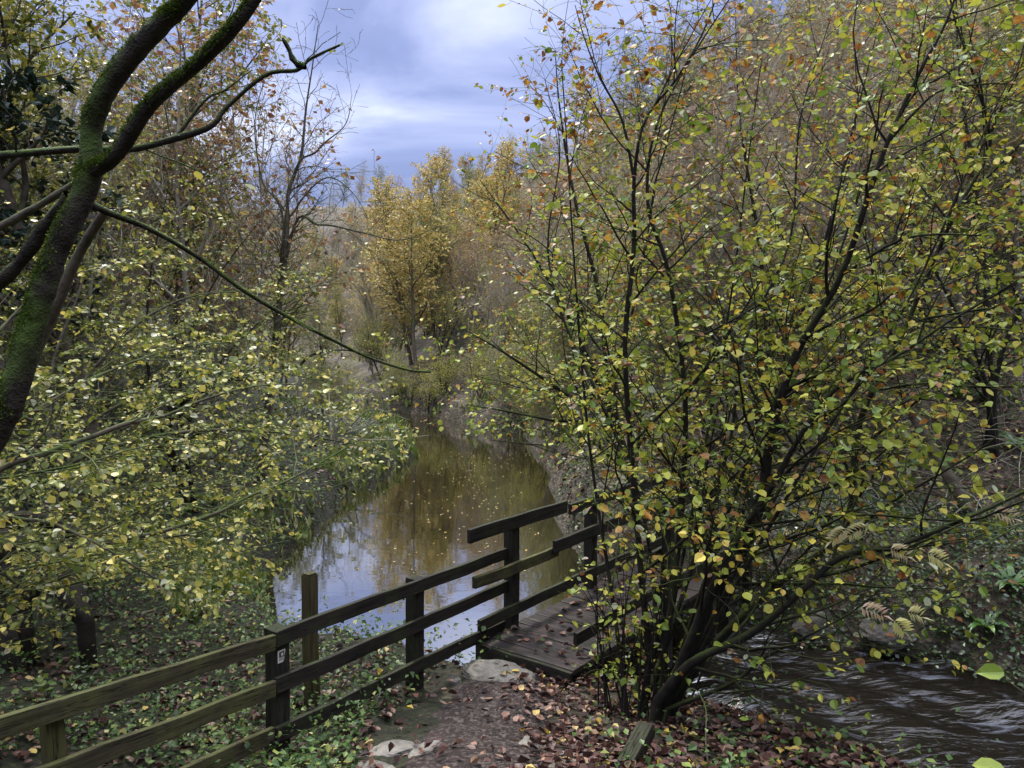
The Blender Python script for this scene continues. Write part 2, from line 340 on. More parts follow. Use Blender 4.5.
# ------------------------------------------------------------------ timber: fence, footbridge, posts
LOCAL = {}
def beam(name, p0, p1, w, h, mat, parent, roll_up=True, jit=.003, seed=0):
    p0 = np.array(p0); p1 = np.array(p1); L = np.linalg.norm(p1 - p0)
    X_ = unit(p1 - p0); up = np.array([0, 0, 1.0]) if abs(X_[2]) < .8 else np.array([0.61, 0.79, 0])
    Y_ = unit(np.cross(up, X_)); Z_ = np.cross(X_, Y_)
    bm = bmesh.new(); bmesh.ops.create_cube(bm, size=1.0)
    bmesh.ops.scale(bm, vec=(L, w, h), verts=bm.verts)
    bmesh.ops.subdivide_edges(bm, edges=[e for e in bm.edges if abs(e.verts[0].co.x - e.verts[1].co.x) > L * .5], cuts=max(2, int(L / .25)))
    bmesh.ops.bevel(bm, geom=[e for e in bm.edges if len(e.link_faces) == 2 and e.calc_face_angle(0) > .5], offset=.006, segments=2, affect='EDGES', profile=.6)
    for v_ in bm.verts:
        x = v_.co.x * 1.7 + seed * 7.3
        v_.co.y += jit * 2.5 * math.sin(x * 1.3 + seed) + jit * math.sin(x * 4.1)
        v_.co.z += jit * 3 * math.sin(x * .9 + 2 * seed) + jit * math.sin(x * 5.3 + 1)
    me = bpy.data.meshes.new(name); bm.to_mesh(me); bm.free()
    for pl in me.polygons: pl.use_smooth = False
    o = obj(name, me, mat, parent)
    c = (p0 + p1) / 2 - np.array(parent.location if parent else (0, 0, 0))
    M_ = Matrix(((X_[0], Y_[0], Z_[0], c[0]), (X_[1], Y_[1], Z_[1], c[1]), (X_[2], Y_[2], Z_[2], c[2]), (0, 0, 0, 1)))
    o.matrix_local = M_; LOCAL[o.name] = M_
    return o
FA, FB = np.array([-2.4, 3.6, 0]), np.array([-.05, 7.25, 0]); FD = unit(FB - FA); FN = np.array([FD[1], -FD[0], 0])
def fen(px, py, off=0.0): return on_plane(px, py, FA + FN * off, FN)
fence = thing('rail_fence', 'long three-rail wooden fence between the footpath and the pond, ending at the footbridge', 'fence', (-1.5, 5.0, .25))
def fence_rail(pts, mat, sd):
    a_, b_ = fen(*pts[0]), fen(*pts[1]); d = unit(b_ - a_)
    beam('rail', a_, b_, .038, .105, mat, fence, seed=sd)
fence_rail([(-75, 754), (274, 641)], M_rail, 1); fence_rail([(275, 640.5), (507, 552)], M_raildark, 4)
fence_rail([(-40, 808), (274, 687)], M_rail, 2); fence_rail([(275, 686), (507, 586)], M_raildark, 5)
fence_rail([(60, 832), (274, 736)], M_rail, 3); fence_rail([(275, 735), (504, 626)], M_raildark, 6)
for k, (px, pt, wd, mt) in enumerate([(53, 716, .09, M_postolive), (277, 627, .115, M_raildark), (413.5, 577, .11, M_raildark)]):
    top = fen(px, pt, -.082); foot = top.copy(); foot[2] = gz(foot[0], foot[1]) - .25
    po = beam('post', foot, top, wd, wd, mt, fence, seed=k + 4)
    if k == 1: badge_post = po; badge_top = top
# white waymark plate on the second post
def plate(name, c, w, h, t, nrm, mat, parent, worldparent):
    n_ = unit(np.array(nrm)); x_ = unit(np.cross([0, 0, 1], n_)); z_ = np.cross(n_, x_)
    bm = bmesh.new(); bmesh.ops.create_cube(bm, size=1); bmesh.ops.scale(bm, vec=(w, t, h), verts=bm.verts)
    me = bpy.data.meshes.new(name); bm.to_mesh(me); bm.free()
    o = obj(name, me, mat); M = Matrix(((x_[0], -n_[0], z_[0], c[0]), (x_[1], -n_[1], z_[1], c[1]), (x_[2], -n_[2], z_[2], c[2]), (0, 0, 0, 1)))
    o.parent = parent; o.matrix_local = worldparent.inverted() @ M
    return o
def plain(name, col, rough=.5):
    m, nt, out = new_mat(name); tc = node(nt, 'ShaderNodeTexCoord')
    n_ = node(nt, 'ShaderNodeTexNoise', {'Vector': tc.outputs['Object'], 'Scale': 40, 'Detail': 4})
    c = mixc(nt, n_.outputs[0], tuple(k * .75 for k in col), col)
    p = node(nt, 'ShaderNodeBsdfPrincipled', {'Base Color': c, 'Roughness': rough}); nt.links.new(p.outputs[0], out.inputs[0]); return m
M_white = plain('off-white plate', (.62, .61, .56)); M_black = plain('black print', (.03, .03, .03)); M_greyp = plain('grey print', (.30, .28, .25))
PM = Matrix.Translation(fence.location) @ LOCAL[badge_post.name]
bc = fen(281.5, 656, -.022); nn = FN
plate('waymark_plate', bc, .062, .082, .003, nn, M_white, badge_post, PM)
plate('waymark_panel', bc + np.array([0, 0, .014]) + nn * .0022, .042, .034, .003, nn, M_black, badge_post, PM)
plate('waymark_panel', bc + np.array([0, 0, -.016]) + nn * .0022, .042, .024, .003, nn, M_greyp, badge_post, PM)
plate('waymark_symbol', bc + np.array([.001, .001, .013]) + nn * .0042, .017, .016, .003, nn, M_white, badge_post, PM)

BA = np.array([0.0, 7.3, 0]); BD = unit(np.array([.61, .79, 0])); BN = np.array([BD[1], -BD[0], 0])
def bri(px, py, off=.07): return on_plane(px, py, BA + BN * off, BN)
bridge = thing('wooden_footbridge', 'dark wooden footbridge with plank deck and three-rail handrails over the river', 'footbridge', (.6, 7.6, .05))
def bpt(t, off, z): return BA + BD * t + BN * off + np.array([0, 0, z])
for k in range(26):                                     # deck boards laid side by side
    t = -.42 + k * .15
    beam('deck_board', bpt(t, -.02, .085), bpt(t, 1.03, .085), .142, .045, M_deck, bridge, jit=.0015, seed=k)
for off in (.12, .86): beam('joist', bpt(-.40, off, -.02), bpt(3.5, off, -.02), .09, .16, M_raildark, bridge, seed=3)
beam('end_board', bpt(-.515, -.02, .02), bpt(-.515, 1.03, .02), .04, .17, M_raildark, bridge, seed=5)
# upstream handrail
beam('rail', bri(469, 535.5), bri(566, 507), .042, .125, M_raildark, bridge, seed=11)
beam('rail', bri(569, 510), bri(668, 476), .042, .115, M_raildark, bridge, seed=12)
beam('rail', bri(474, 583, .08), bri(557, 550, .08), .042, .105, M_rail, bridge, seed=13)
beam('rail', bri(554, 546, .13), bri(668, 503, .13), .042, .125, M_raildark, bridge, seed=14)
beam('rail', bri(479.5, 626), bri(668, 537), .042, .105, M_raildark, bridge, seed=15)
for px, yt, yb in ((511, 528, 612), (591, 496, 575), (662, 472, 545)):
    tp = bri(px, yt, 0); ft = tp.copy(); ft[2] = -.45
    beam('post', ft, tp, .11, .11, M_raildark, bridge, seed=px)
# downstream handrail
for z, t0 in ((.33, -.38), (.73, 1.0), (1.17, 1.0)): beam('rail', bpt(t0, .97, z), bpt(3.5, .97, z + .02), .042, .11, M_raildark, bridge, seed=z)
for t in (1.2, 2.3, 3.4): beam('post', bpt(t, 1.05, -.45), bpt(t, 1.05, 1.22), .1, .1, M_raildark, bridge, seed=t)
for t in (.35, 3.2):
    for off in (.15, .85): beam('bridge_pier', bpt(t, off, -1.5), bpt(t, off, -.1), .16, .16, M_raildark, bridge, seed=t)

lp_top = at(310, 574, 6.0); lp = thing('lone_post', 'lone square yellowish-green post standing behind the fence at the pond edge', 'post', (lp_top[0], lp_top[1], gz(lp_top[0], lp_top[1])))
beam('post_shaft', (lp_top[0], lp_top[1], -.3), lp_top, .092, .092, M_postolive, lp, seed=2)
beam('chamfered_cap', lp_top + np.array([0, 0, .001]), lp_top + np.array([0, 0, .014]), .08, .08, M_postolive, lp, seed=2)
st = thing('leaning_stake', 'short dark timber stake leaning at the foot of the multi-stemmed hazel', 'stake', at(606, 800, 4.5))
s0, s1 = at(600, 815, 4.4), at(646, 728, 4.85); beam('stake_shaft', s0, s1, .1, .1, M_raildark, st, seed=1)
beam('stake_top', s1 + unit(s1 - s0) * .001, s1 + unit(s1 - s0) * .012, .085, .085, M_postolive, st, seed=4)

# ------------------------------------------------------------------ stones
def rock(name, label, c, size, seed, mat, flat=.35, cat='stone', group=None, rz=0):
    bm = bmesh.new(); bmesh.ops.create_icosphere(bm, subdivisions=4, radius=1)
    rg = np.random.default_rng(seed); dirs = unit(rg.normal(size=(14, 3))); offs = .62 + .3 * rg.random(14)
    for v_ in bm.verts:
        n_ = np.array(v_.co); r = 1.0
        for d, o_ in zip(dirs, offs):
            k = n_ @ d
            if k > 1e-3: r = min(r, o_ / k)
        r *= 1 + .05 * math.sin(n_[0] * 9 + seed) * math.cos(n_[1] * 8) + .02 * math.sin(n_[2] * 23 + n_[0] * 17)
        q = n_ * r * np.array(size); v_.co = q
    me = bpy.data.meshes.new(name); bm.to_mesh(me); bm.free()
    o = obj(name, me, mat, loc=tuple(c)); o.rotation_euler = (0, 0, rz)
    return tag(o, label, cat, group)
g = on_plane(497, 674, (0, 0, .0), (0, 0, 1))
rock('step_stone', 'broad pale flat stone slab forming the step up to the footbridge', (g[0], g[1], -.05), (.40, .27, .13), 5, M_stone, cat='stone step', rz=-.5)
for k, (px, py, sx, sy, lb) in enumerate([(392, 741, .19, .11, 'low limestone slab set in the path edge beside the fence'), (425, 742, .15, .10, 'worn pale stone bedded in the footpath below the fence'), (455, 672, .10, .05, 'small flat pale stone on the path near the step'),
                                          (375, 757, .15, .10, 'mossy pale stone at the bottom left edge of the footpath'), (530, 728, .13, .10, 'grey stone showing through brown leaves in the middle of the path'), (560, 748, .15, .1, 'grey flat stone under leaves at the right edge of the path')]):
    q = on_plane(px, py, (0, 4.9, .33), (0, .18, .98)); rock('path_stone', lb, (q[0], q[1], gz(q[0], q[1]) + .005), (sx, sy, .05), 20 + k, M_stone, rz=k)
for k, (px, py, s_, lb) in enumerate([(888, 640, .30, 'brown mossy boulder at the foot of the ivy bank by the stream'), (820, 628, .26, 'dark rock under overhanging twigs on the far stream bank'), (985, 652, .25, 'low dark rock at the stream edge below the strap-leaved ferns')]):
    q = on_plane(px, py, (0, 0, -.6), (0, 0, 1)); rock('stream_rock', lb, (q[0], q[1] + .1, -.62), (s_ * 1.3, s_, s_ * .8), 40 + k, M_rockdark, cat='rock')

# ------------------------------------------------------------------ tree builder
class Tree:
    def __init__(s, seed): s.rng = np.random.default_rng(seed); s.V = []; s.Q = []; s.nv = 0; s.lp = []; s.la = []; s.ln = []; s.ls = []; s.lr = []
    def tube(s, pts, rad, sides, rough=0.0):
        pts = np.asarray(pts, float); n = len(pts); rad = np.broadcast_to(np.asarray(rad, float), (n,))
        tg = unit(np.gradient(pts, axis=0)); mt = np.abs(tg.mean(0)); ref = np.eye(3)[int(np.argmin(mt))]
        u_ = unit(np.cross(tg, ref)); v_ = np.cross(tg, u_)
        an = np.linspace(0, 2 * math.pi, sides, endpoint=False)
        rr = rad[:, None] * np.ones(sides)
        if rough: 
            ii = np.arange(n)[:, None]; jj = np.arange(sides)[None]
            rr = rr * (1 + rough * (2 * vnoise(ii * .45 + s.nv, np.cos(an)[None] * 1.6 + 5, 9) + 2 * vnoise(ii * .45 + s.nv, np.sin(an)[None] * 1.6 + 15, 10)))
        ring = pts[:, None] + rr[..., None] * (np.cos(an)[None, :, None] * u_[:, None] + np.sin(an)[None, :, None] * v_[:, None])
        idx = np.arange(n * sides).reshape(n, sides) + s.nv; nx = np.roll(idx, -1, 1)
        s.V.append(ring.reshape(-1, 3)); s.Q.append(np.stack([idx[:-1], nx[:-1], nx[1:], idx[1:]], -1).reshape(-1, 4)); s.nv += n * sides
    def wander(s, p, d, L, n, wig, trop):
        st = s.rng.normal(size=(n, 3)) * wig; st[:, 2] += trop
        dirs = unit(unit(d) + np.cumsum(st, 0)); 
        return np.concatenate([[p], p + np.cumsum(dirs, 0) * (L / n)])
    def leaves(s, pts, P):
        n = s.rng.poisson(P['nleaf'])
        if n == 0: return
        t = P.get('leaf_t0', .1) + (1 - P.get('leaf_t0', .1)) * s.rng.random(n)
        k = t * (len(pts) - 1); i = np.minimum(k.astype(int), len(pts) - 2); f = (k - i)[:, None]
        pos = pts[i] * (1 - f) + pts[i + 1] * f; tg = unit(pts[i + 1] - pts[i])
        sd = unit(np.cross(tg, [0, 0, 1.0]) + 1e-4) * np.where(s.rng.random(n) < .5, 1, -1)[:, None]
        ax = tg * .55 + sd * (.8 * s.rng.random((n, 1)) + .2) + s.rng.normal(size=(n, 3)) * .3; ax[:, 2] -= P.get('droop', .25) + .3 * s.rng.random(n)
        ax = unit(ax); nr = s.rng.normal(size=(n, 3)) * P.get('tilt', .45) + np.array([0, 0, 1.0])
        if 'keep' in P:
            kk = s.rng.random(n) < P['keep'](pos); pos, ax, nr = pos[kk], ax[kk], nr[kk]; n = len(pos)
            if n == 0: return
        pos = pos + ax * P['lsize'] * .25
        s.lp.append(pos); s.la.append(ax); s.ln.append(nr); s.ls.append(P['lsize'] * (.36 + .94 * s.rng.random(n)))
        r = s.rng.random(n) if 'rnd' not in P else P['rnd'](pos, s.rng); s.lr.append(r)
    def grow(s, pts, r0, r1, lvl, P):
        rng = s.rng; seg = np.linalg.norm(np.diff(pts, axis=0), axis=1); cum = np.concatenate([[0], np.cumsum(seg)]); L = cum[-1]
        t0 = P['t0'][lvl]; n = int(P['den'][lvl] * L * (1 - t0) + rng.random()); az0 = rng.random() * 6.28; last = len(P['den']) - 1
        for k in range(n):
            t = t0 + (1 - t0) * (k + rng.random()) / max(n, 1)
            i = min(int(np.searchsorted(cum, t * L)) - 1, len(pts) - 2); i = max(i, 0); f = (t * L - cum[i]) / (seg[i] + 1e-9)
            p = pts[i] * (1 - f) + pts[i + 1] * f; tg = unit(pts[i + 1] - pts[i])
            q = np.cross(tg, [.3, .2, .93]); q = unit(q) if np.linalg.norm(q) > .05 else np.array([1., 0, 0]); q2 = np.cross(tg, q)
            az = az0 + k * 2.4 + rng.random() * .9; ang = P['ang'][lvl] * (.7 + .6 * rng.random())
            d = tg * math.cos(ang) + (q * math.cos(az) + q2 * math.sin(az)) * math.sin(ang)
            d[2] = d[2] * P['flat'][lvl] + P['up'][lvl]
            if 'bias' in P: d = d + np.array(P['bias'])
            ln = P['len'][lvl] * (1 - P.get('tap', .5) * t) * (.55 + .9 * rng.random())
            r = r0 + (r1 - r0) * t; rr = min(r * .62, P['rad'][lvl]); re = max(rr * .35, P.get('rmin', .0016))
            c = s.wander(p, d, ln, P['n'][lvl], P['wig'][lvl], P['trop'][lvl])
            if 'cull' in P and P['cull'](c[-1]): continue
            s.tube(c, np.linspace(rr, re, len(c)), P['sides'][lvl])
            if lvl < last: s.grow(c, rr, re, lvl + 1, P)
            if lvl >= P['lfrom']: s.leaves(c, P)
def smooth_path(K, n):
    K = np.asarray(K, float); m_ = len(K); E = np.concatenate([[2 * K[0] - K[1]], K, [2 * K[-1] - K[-2]]])
    out = []
    for tt in np.linspace(0, m_ - 1, n):
        i = min(int(tt), m_ - 2); f = tt - i; a, b, c, d = E[i:i + 4]
        out.append(.5 * (2 * b + (c - a) * f + (2 * a - 5 * b + 4 * c - d) * f * f + (3 * b - a - 3 * c + d) * f ** 3))
    return np.array(out)

LEAF = {
 'hazel': (np.array([(0, 0, 0), (.28, 0, -.03), (.55, 0, -.04), (.82, 0, -.06), (1.04, 0, -.13), (.06, .20, .03), (.34, .40, .06), (.66, .39, .05), (.90, .17, -.02), (.06, -.20, .03), (.34, -.40, .07), (.66, -.39, .04), (.90, -.17, -.04)]),
           [(0, 1, 6, 5), (1, 2, 7, 6), (2, 3, 8, 7), (3, 4, 8), (0, 9, 10, 1), (1, 10, 11, 2), (2, 11, 12, 3), (3, 12, 4)]),
 'simple': (np.array([(0, 0, 0), (.45, .36, .08), (1.0, 0, -.06), (.45, -.36, .08)]), [(0, 2, 1), (0, 3, 2)]),
 'narrow': (np.array([(0, 0, 0), (.4, .16, .04), (1.0, 0, -.06), (.4, -.16, .04)]), [(0, 2, 1), (0, 3, 2)]),
 'leaflet': (np.array([(0, 0, 0), (.45, .20, .04), (1.0, 0, -.05), (.45, -.20, .04), (.45, 0, -.02)]), [(0, 4, 1), (1, 4, 2), (0, 3, 4), (4, 3, 2)]),
 'curl': (np.array([(0, 0, .02), (.3, .32, .22), (.75, .26, .25), (1.05, .02, .10), (.72, -.3, .14), (.28, -.3, .20), (.5, 0, 0.0)]), [(0, 6, 1), (1, 6, 2), (2, 6, 3), (3, 6, 4), (4, 6, 5), (5, 6, 0)]),
}
def leaf_mesh(name, pos, ax, nr, size, rnd, kind='simple', origin=(0, 0, 0), seed=0):
    tv, tf = LEAF[kind]; n = len(pos); k = len(tv); rg = np.random.default_rng(seed)
    ax = unit(ax); v_ = unit(np.cross(nr, ax)); w_ = np.cross(ax, v_)
    cr = (.2 + 2.6 * rg.random(n) ** 1.6)[:, None, None]; wd = (.8 + .4 * rg.random(n))[:, None, None]
    V = pos[:, None] - np.array(origin) + size[:, None, None] * (tv[None, :, 0:1] * ax[:, None] + wd * tv[None, :, 1:2] * v_[:, None] + cr * tv[None, :, 2:3] * w_[:, None])
    fl = np.concatenate([np.array(f) for f in tf]); tot = np.array([len(f) for f in tf])
    loops = (np.arange(n)[:, None] * k + fl[None]).ravel(); totals = np.tile(tot, n); starts = np.concatenate([[0], np.cumsum(totals)[:-1]])
    return raw_mesh(name, V.reshape(-1, 3), loops, starts, totals, False, {'rnd': np.repeat(rnd, k)})
def finish(T, name, label, cat, loc, bark, leafm, kind='simple', group=None, root=None):
    root = root or thing(name, label, cat, tuple(loc), group)
    o_ = np.array(root.location)
    obj('trunk', quad_mesh('trunk', np.concatenate(T.V) - o_, np.concatenate(T.Q)), bark, root)
    if T.lp:
        obj('crown', leaf_mesh('crown', np.concatenate(T.lp), np.concatenate(T.la), np.concatenate(T.ln), np.concatenate(T.ls), np.concatenate(T.lr), kind, o_), leafm, root)
    return root

def generic(seed, H, lean=(0, 0), stems=1, spread=.25, r0=.09, P=None, twist=.06):
    T = Tree(seed); rg = T.rng
    for k in range(stems):
        a_ = rg.random() * 6.28 if stems > 1 else 0
        d = np.array([lean[0] + spread * math.cos(a_ + k * 2.1) * (stems > 1), lean[1] + spread * math.sin(a_ + k * 2.1) * (stems > 1), 1.0])
        h = H * (.75 + .3 * rg.random()) if stems > 1 else H
        pts = T.wander(np.array([.12 * math.cos(k * 2.1) * (stems > 1), .12 * math.sin(k * 2.1) * (stems > 1), -.3]), d, h, 14, twist, .02)
        rr = r0 * (.7 + .5 * rg.random()) if stems > 1 else r0
        T.tube(pts, np.linspace(rr, rr * .12, 15), 7); T.grow(pts, rr, rr * .12, 0, P)
    return T
def style(**kw):
    P = dict(den=[3.0, 3.5, 4.5], len=[2.6, 1.1, .5], ang=[.9, .8, .8], flat=[1, 1, 1], up=[.25, .15, .1], trop=[.03, .02, .02], wig=[.13, .16, .18], n=[7, 5, 3], sides=[5, 4, 3], rad=[.05, .018, .006],
             t0=[.25, .15, .1], lfrom=1, nleaf=7, lsize=.09, tap=.55, rmin=.003)
    P.update(kw); return P
PROTO = {}
def proto(key, T, name, label, cat, bark, leafm, kind, group):
    PROTO[key] = finish(T, name, label, cat, (0, 0, 0), bark, leafm, kind, group)

# ------------------------------------------------------------------ the mossy tree at the left edge
def px_path(K, n): return smooth_path([at(*k) for k in K], n)
T = Tree(11); rp = px_path([(-95, 690, 3.5), (-48, 520, 3.5), (-2, 425, 3.5), (12, 396, 3.5), (28, 340, 3.5), (41, 298, 3.5), (57, 250, 3.5), (88, 182, 3.5), (92, 130, 3.5), (104, 94, 3.45), (132, 55, 3.4), (166, 20, 3.35), (192, -8, 3.3), (240, -90, 3.2)], 170)
def gnarl(tube_pts, r): 
    k = np.arange(len(tube_pts)); return r * (1 + .10 * vnoise(k * .10, k * 0, 61) + .05 * vnoise(k * .37, k * 0 + 3, 62))
T.tube(rp, gnarl(rp, np.interp(np.linspace(0, 1, 170), [0, .25, .5, .62, 1], [.082, .058, .051, .047, .034])), 22, .07)
limbP = style(den=[1.6, 3.0, 4.0], len=[1.2, .6, .3], rad=[.02, .009, .004], nleaf=2.2, lsize=.085, t0=[.45, .2, .1], lfrom=1, rmin=.0018, up=[.1, .05, 0])
limb = px_path([(80, 178, 3.5), (100, 166, 3.47), (116, 155, 3.4), (150, 105, 3.3), (195, 66, 3.2), (236, 25, 3.1), (262, -12, 3.05), (300, -80, 3.0)], 34)
T.tube(limb, np.linspace(.038, .020, 34), 12, .08)
for K, r0, r1 in [([(-60, 330, 3.7), (-10, 292, 3.65), (24, 258, 3.6), (48, 222, 3.55), (70, 196, 3.5)], .034, .03),
                  ([(75, 196, 3.62), (112, 214, 3.7), (150, 229, 3.8), (195, 255, 3.95), (240, 288, 4.1), (285, 315, 4.25), (335, 341, 4.4), (370, 358, 4.5), (408, 370, 4.6), (430, 372, 4.65)], .017, .006)]:
    q = px_path(K, 30); T.tube(q, np.linspace(r0, r1, 30), 8, .15); T.grow(q, r0 * .5, r1, 1, style(den=[1, 1.0, 3.0], len=[1, .45, .25], rad=[.02, .006, .003], nleaf=.4, lsize=.05, t0=[.3, .5, .2], rmin=.0015))
T.grow(rp[108:], .05, .04, 0, limbP); T.grow(limb[10:], .03, .02, 0, limbP)
trunk_v = np.concatenate(T.V[:2]); mt = finish(T, 'mossy_tree', 'large dark mossy tree leaning in from the left edge, forking against the sky', 'tree', (at(-95, 690, 3.5)[0], at(-95, 690, 3.5)[1], gz(at(-95, 690, 3.5)[0], at(-95, 690, 3.5)[1])), M_barkmoss, M_willow, 'hazel')
# raised moss tufts on the upper, weather side of the trunk and limb
rg = np.random.default_rng(15); mp_, mn_ = [], []
for cpts, vv, sd_ in ((rp, trunk_v[:170 * 22].reshape(170, 22, 3), 22), (limb, trunk_v[170 * 22:].reshape(34, 12, 3), 12)):
    nn_ = unit(vv - cpts[:, None])
    for rpt in range(14 if sd_ == 22 else 60):
        f = rg.random(vv.shape[:2])[:-1, :, None]; p_ = vv[:-1] * (1 - f) + vv[1:] * f; g2 = rg.random(f.shape); p_ = p_ * (1 - g2) + np.roll(p_, -1, 1) * g2; n2 = nn_[:-1]
        w_ = n2[..., 2] * .7 - n2[..., 0] * .45 - n2[..., 1] * .1 + 1.5 * vnoise(p_[..., 0] * 9 + p_[..., 1] * 5, p_[..., 2] * 9, 63)
        k = (rg.random(w_.shape) < sstep(.05, .75, w_) * .8); mp_.append(p_[k]); mn_.append(n2[k])
mp_ = np.concatenate(mp_); mn_ = np.concatenate(mn_); n_ = len(mp_)
M_moss = leaf_mat('moss', [(0, (.022, .042, .006)), (.6, (.06, .10, .012)), (1, (.14, .18, .025))], trans=.2, rough=.8, spec=.1)
obj('moss', leaf_mesh('moss', mp_, mn_ + rg.normal(size=(n_, 3)) * .7 - [0, 0, .2], rg.normal(size=(n_, 3)), .008 + .010 * rg.random(n_), rg.random(n_), 'narrow', np.array(mt.location)), M_moss, mt)
# the long lichened side branch with a snapped end
T = Tree(12); q = px_path([(-60, 156, 4.6), (0, 155, 4.5), (75, 149, 4.4), (133, 149, 4.3), (176, 138, 4.25), (211, 126, 4.2), (228, 106, 4.2), (266, 75, 4.15), (297, 70, 4.1), (312, 58, 4.1), (340, 45, 4.1)], 40)
T.tube(q, np.linspace(.024, .006, 40), 8, .2)
br = px_path([(305, 68, 4.1), (296, 62, 4.1), (289, 50, 4.08), (282, 38, 4.05)], 10); T.tube(br, [.022, .026, .022, .016, .02, .015, .012, .011, .012, .006], 8, .5)
q2 = px_path([(176, 138, 4.25), (205, 100, 4.3), (225, 90, 4.35), (252, 70, 4.4)], 14); T.tube(q2, np.linspace(.012, .003, 14), 6)
T.grow(q, .012, .005, 1, style(den=[1, 1.6, 3.0], len=[1, .5, .25], rad=[.02, .006, .003], nleaf=.25, lsize=.06, t0=[.1, .15, .1], rmin=.0015))
b0 = q[0]; tr = smooth_path([(b0[0] - .55, b0[1] + .15, gz(b0[0] - .55, b0[1]) - .2), (b0[0] - .5, b0[1] + .1, b0[2] * .55), (b0[0] - .25, b0[1], b0[2] - .15), b0], 20); T.tube(tr, np.linspace(.06, .024, 20), 8, .15)
finish(T, 'slender_tree', 'slender dark tree whose long bare branch ends in a mossy snapped stub against the sky', 'tree', (tr[0][0], tr[0][1], tr[0][2] + .2), M_barkmoss, M_willow, 'hazel')
# dead pale stem behind the trunk
T = Tree(13); q = px_path([(-110, 690, 4.2), (-50, 520, 4.1), (-4, 424, 4.05), (34, 350, 4.0), (58, 300, 3.95), (80, 252, 3.9), (105, 212, 3.8)], 30); T.tube(q, np.linspace(.05, .021, 30), 9, .1)
q3 = px_path([(-60, 262, 3.9), (0, 227, 3.8), (40, 205, 3.75), (76, 183, 3.65)], 14); T.tube(q3, np.linspace(.022, .016, 14), 8, .15)
finish(T, 'dead_tree', 'brown bare dead stem leaning behind the mossy trunk', 'dead tree', (q[0][0], q[0][1], q[0][2]), M_barkbrown, None)

# ------------------------------------------------------------------ the multi-stemmed hazel on the near bank, right of the path
HB = at(645, 722, 5.75); HB[2] = gz(HB[0], HB[1])
def hz_rnd(p, rng):
    r = np.clip(.62 * rng.random(len(p)) + .38 * (.5 + 1.3 * vnoise(p[:, 0] * 2.2 + p[:, 1] * 1.7, p[:, 2] * 2.2, 81)), 0, 1); h = np.clip((p[:, 2] - 3.1) / 1.9, 0, 1)
    red = rng.random(len(p)) < .13 + .50 * h * np.clip((2.2 - p[:, 0]) / 1.5, .25, 1); r = np.where(red, .84 + .1 * rng.random(len(p)), r * .80 + .02)
    return np.where(rng.random(len(p)) < .05, .985, r)
hzP = style(den=[5.0, 6.0, 7.0], len=[1.25, .62, .28], rad=[.014, .006, .0028], ang=[.85, .8, .8], flat=[.75, .5, .5], up=[.12, .03, 0], trop=[.02, 0, 0], nleaf=3.1, lsize=.053, t0=[.18, .15, .1], lfrom=1, rmin=.0014, tilt=.5, n=[8, 5, 3], wig=[.10, .14, .16], rnd=hz_rnd, tap=.45)
def inpond(e):   # keep the view up the river open
    u_, v_, d_ = project(e); return (u_ < 540 + 18 * np.random.default_rng(int(abs(e[0] * 1e4))).normal() and v_ > 300) or (u_ < 500 and v_ < 300) or (430 < v_ < 690 and u_ < 575)
hzP['cull'] = inpond; hzP['keep'] = lambda p: (1 - .35 * np.clip((p[:, 2] - 3.6) / 1.4, 0, 1)) * (.38 + .62 * sstep(1.0, 2.3, p[:, 2]))
T = Tree(21)
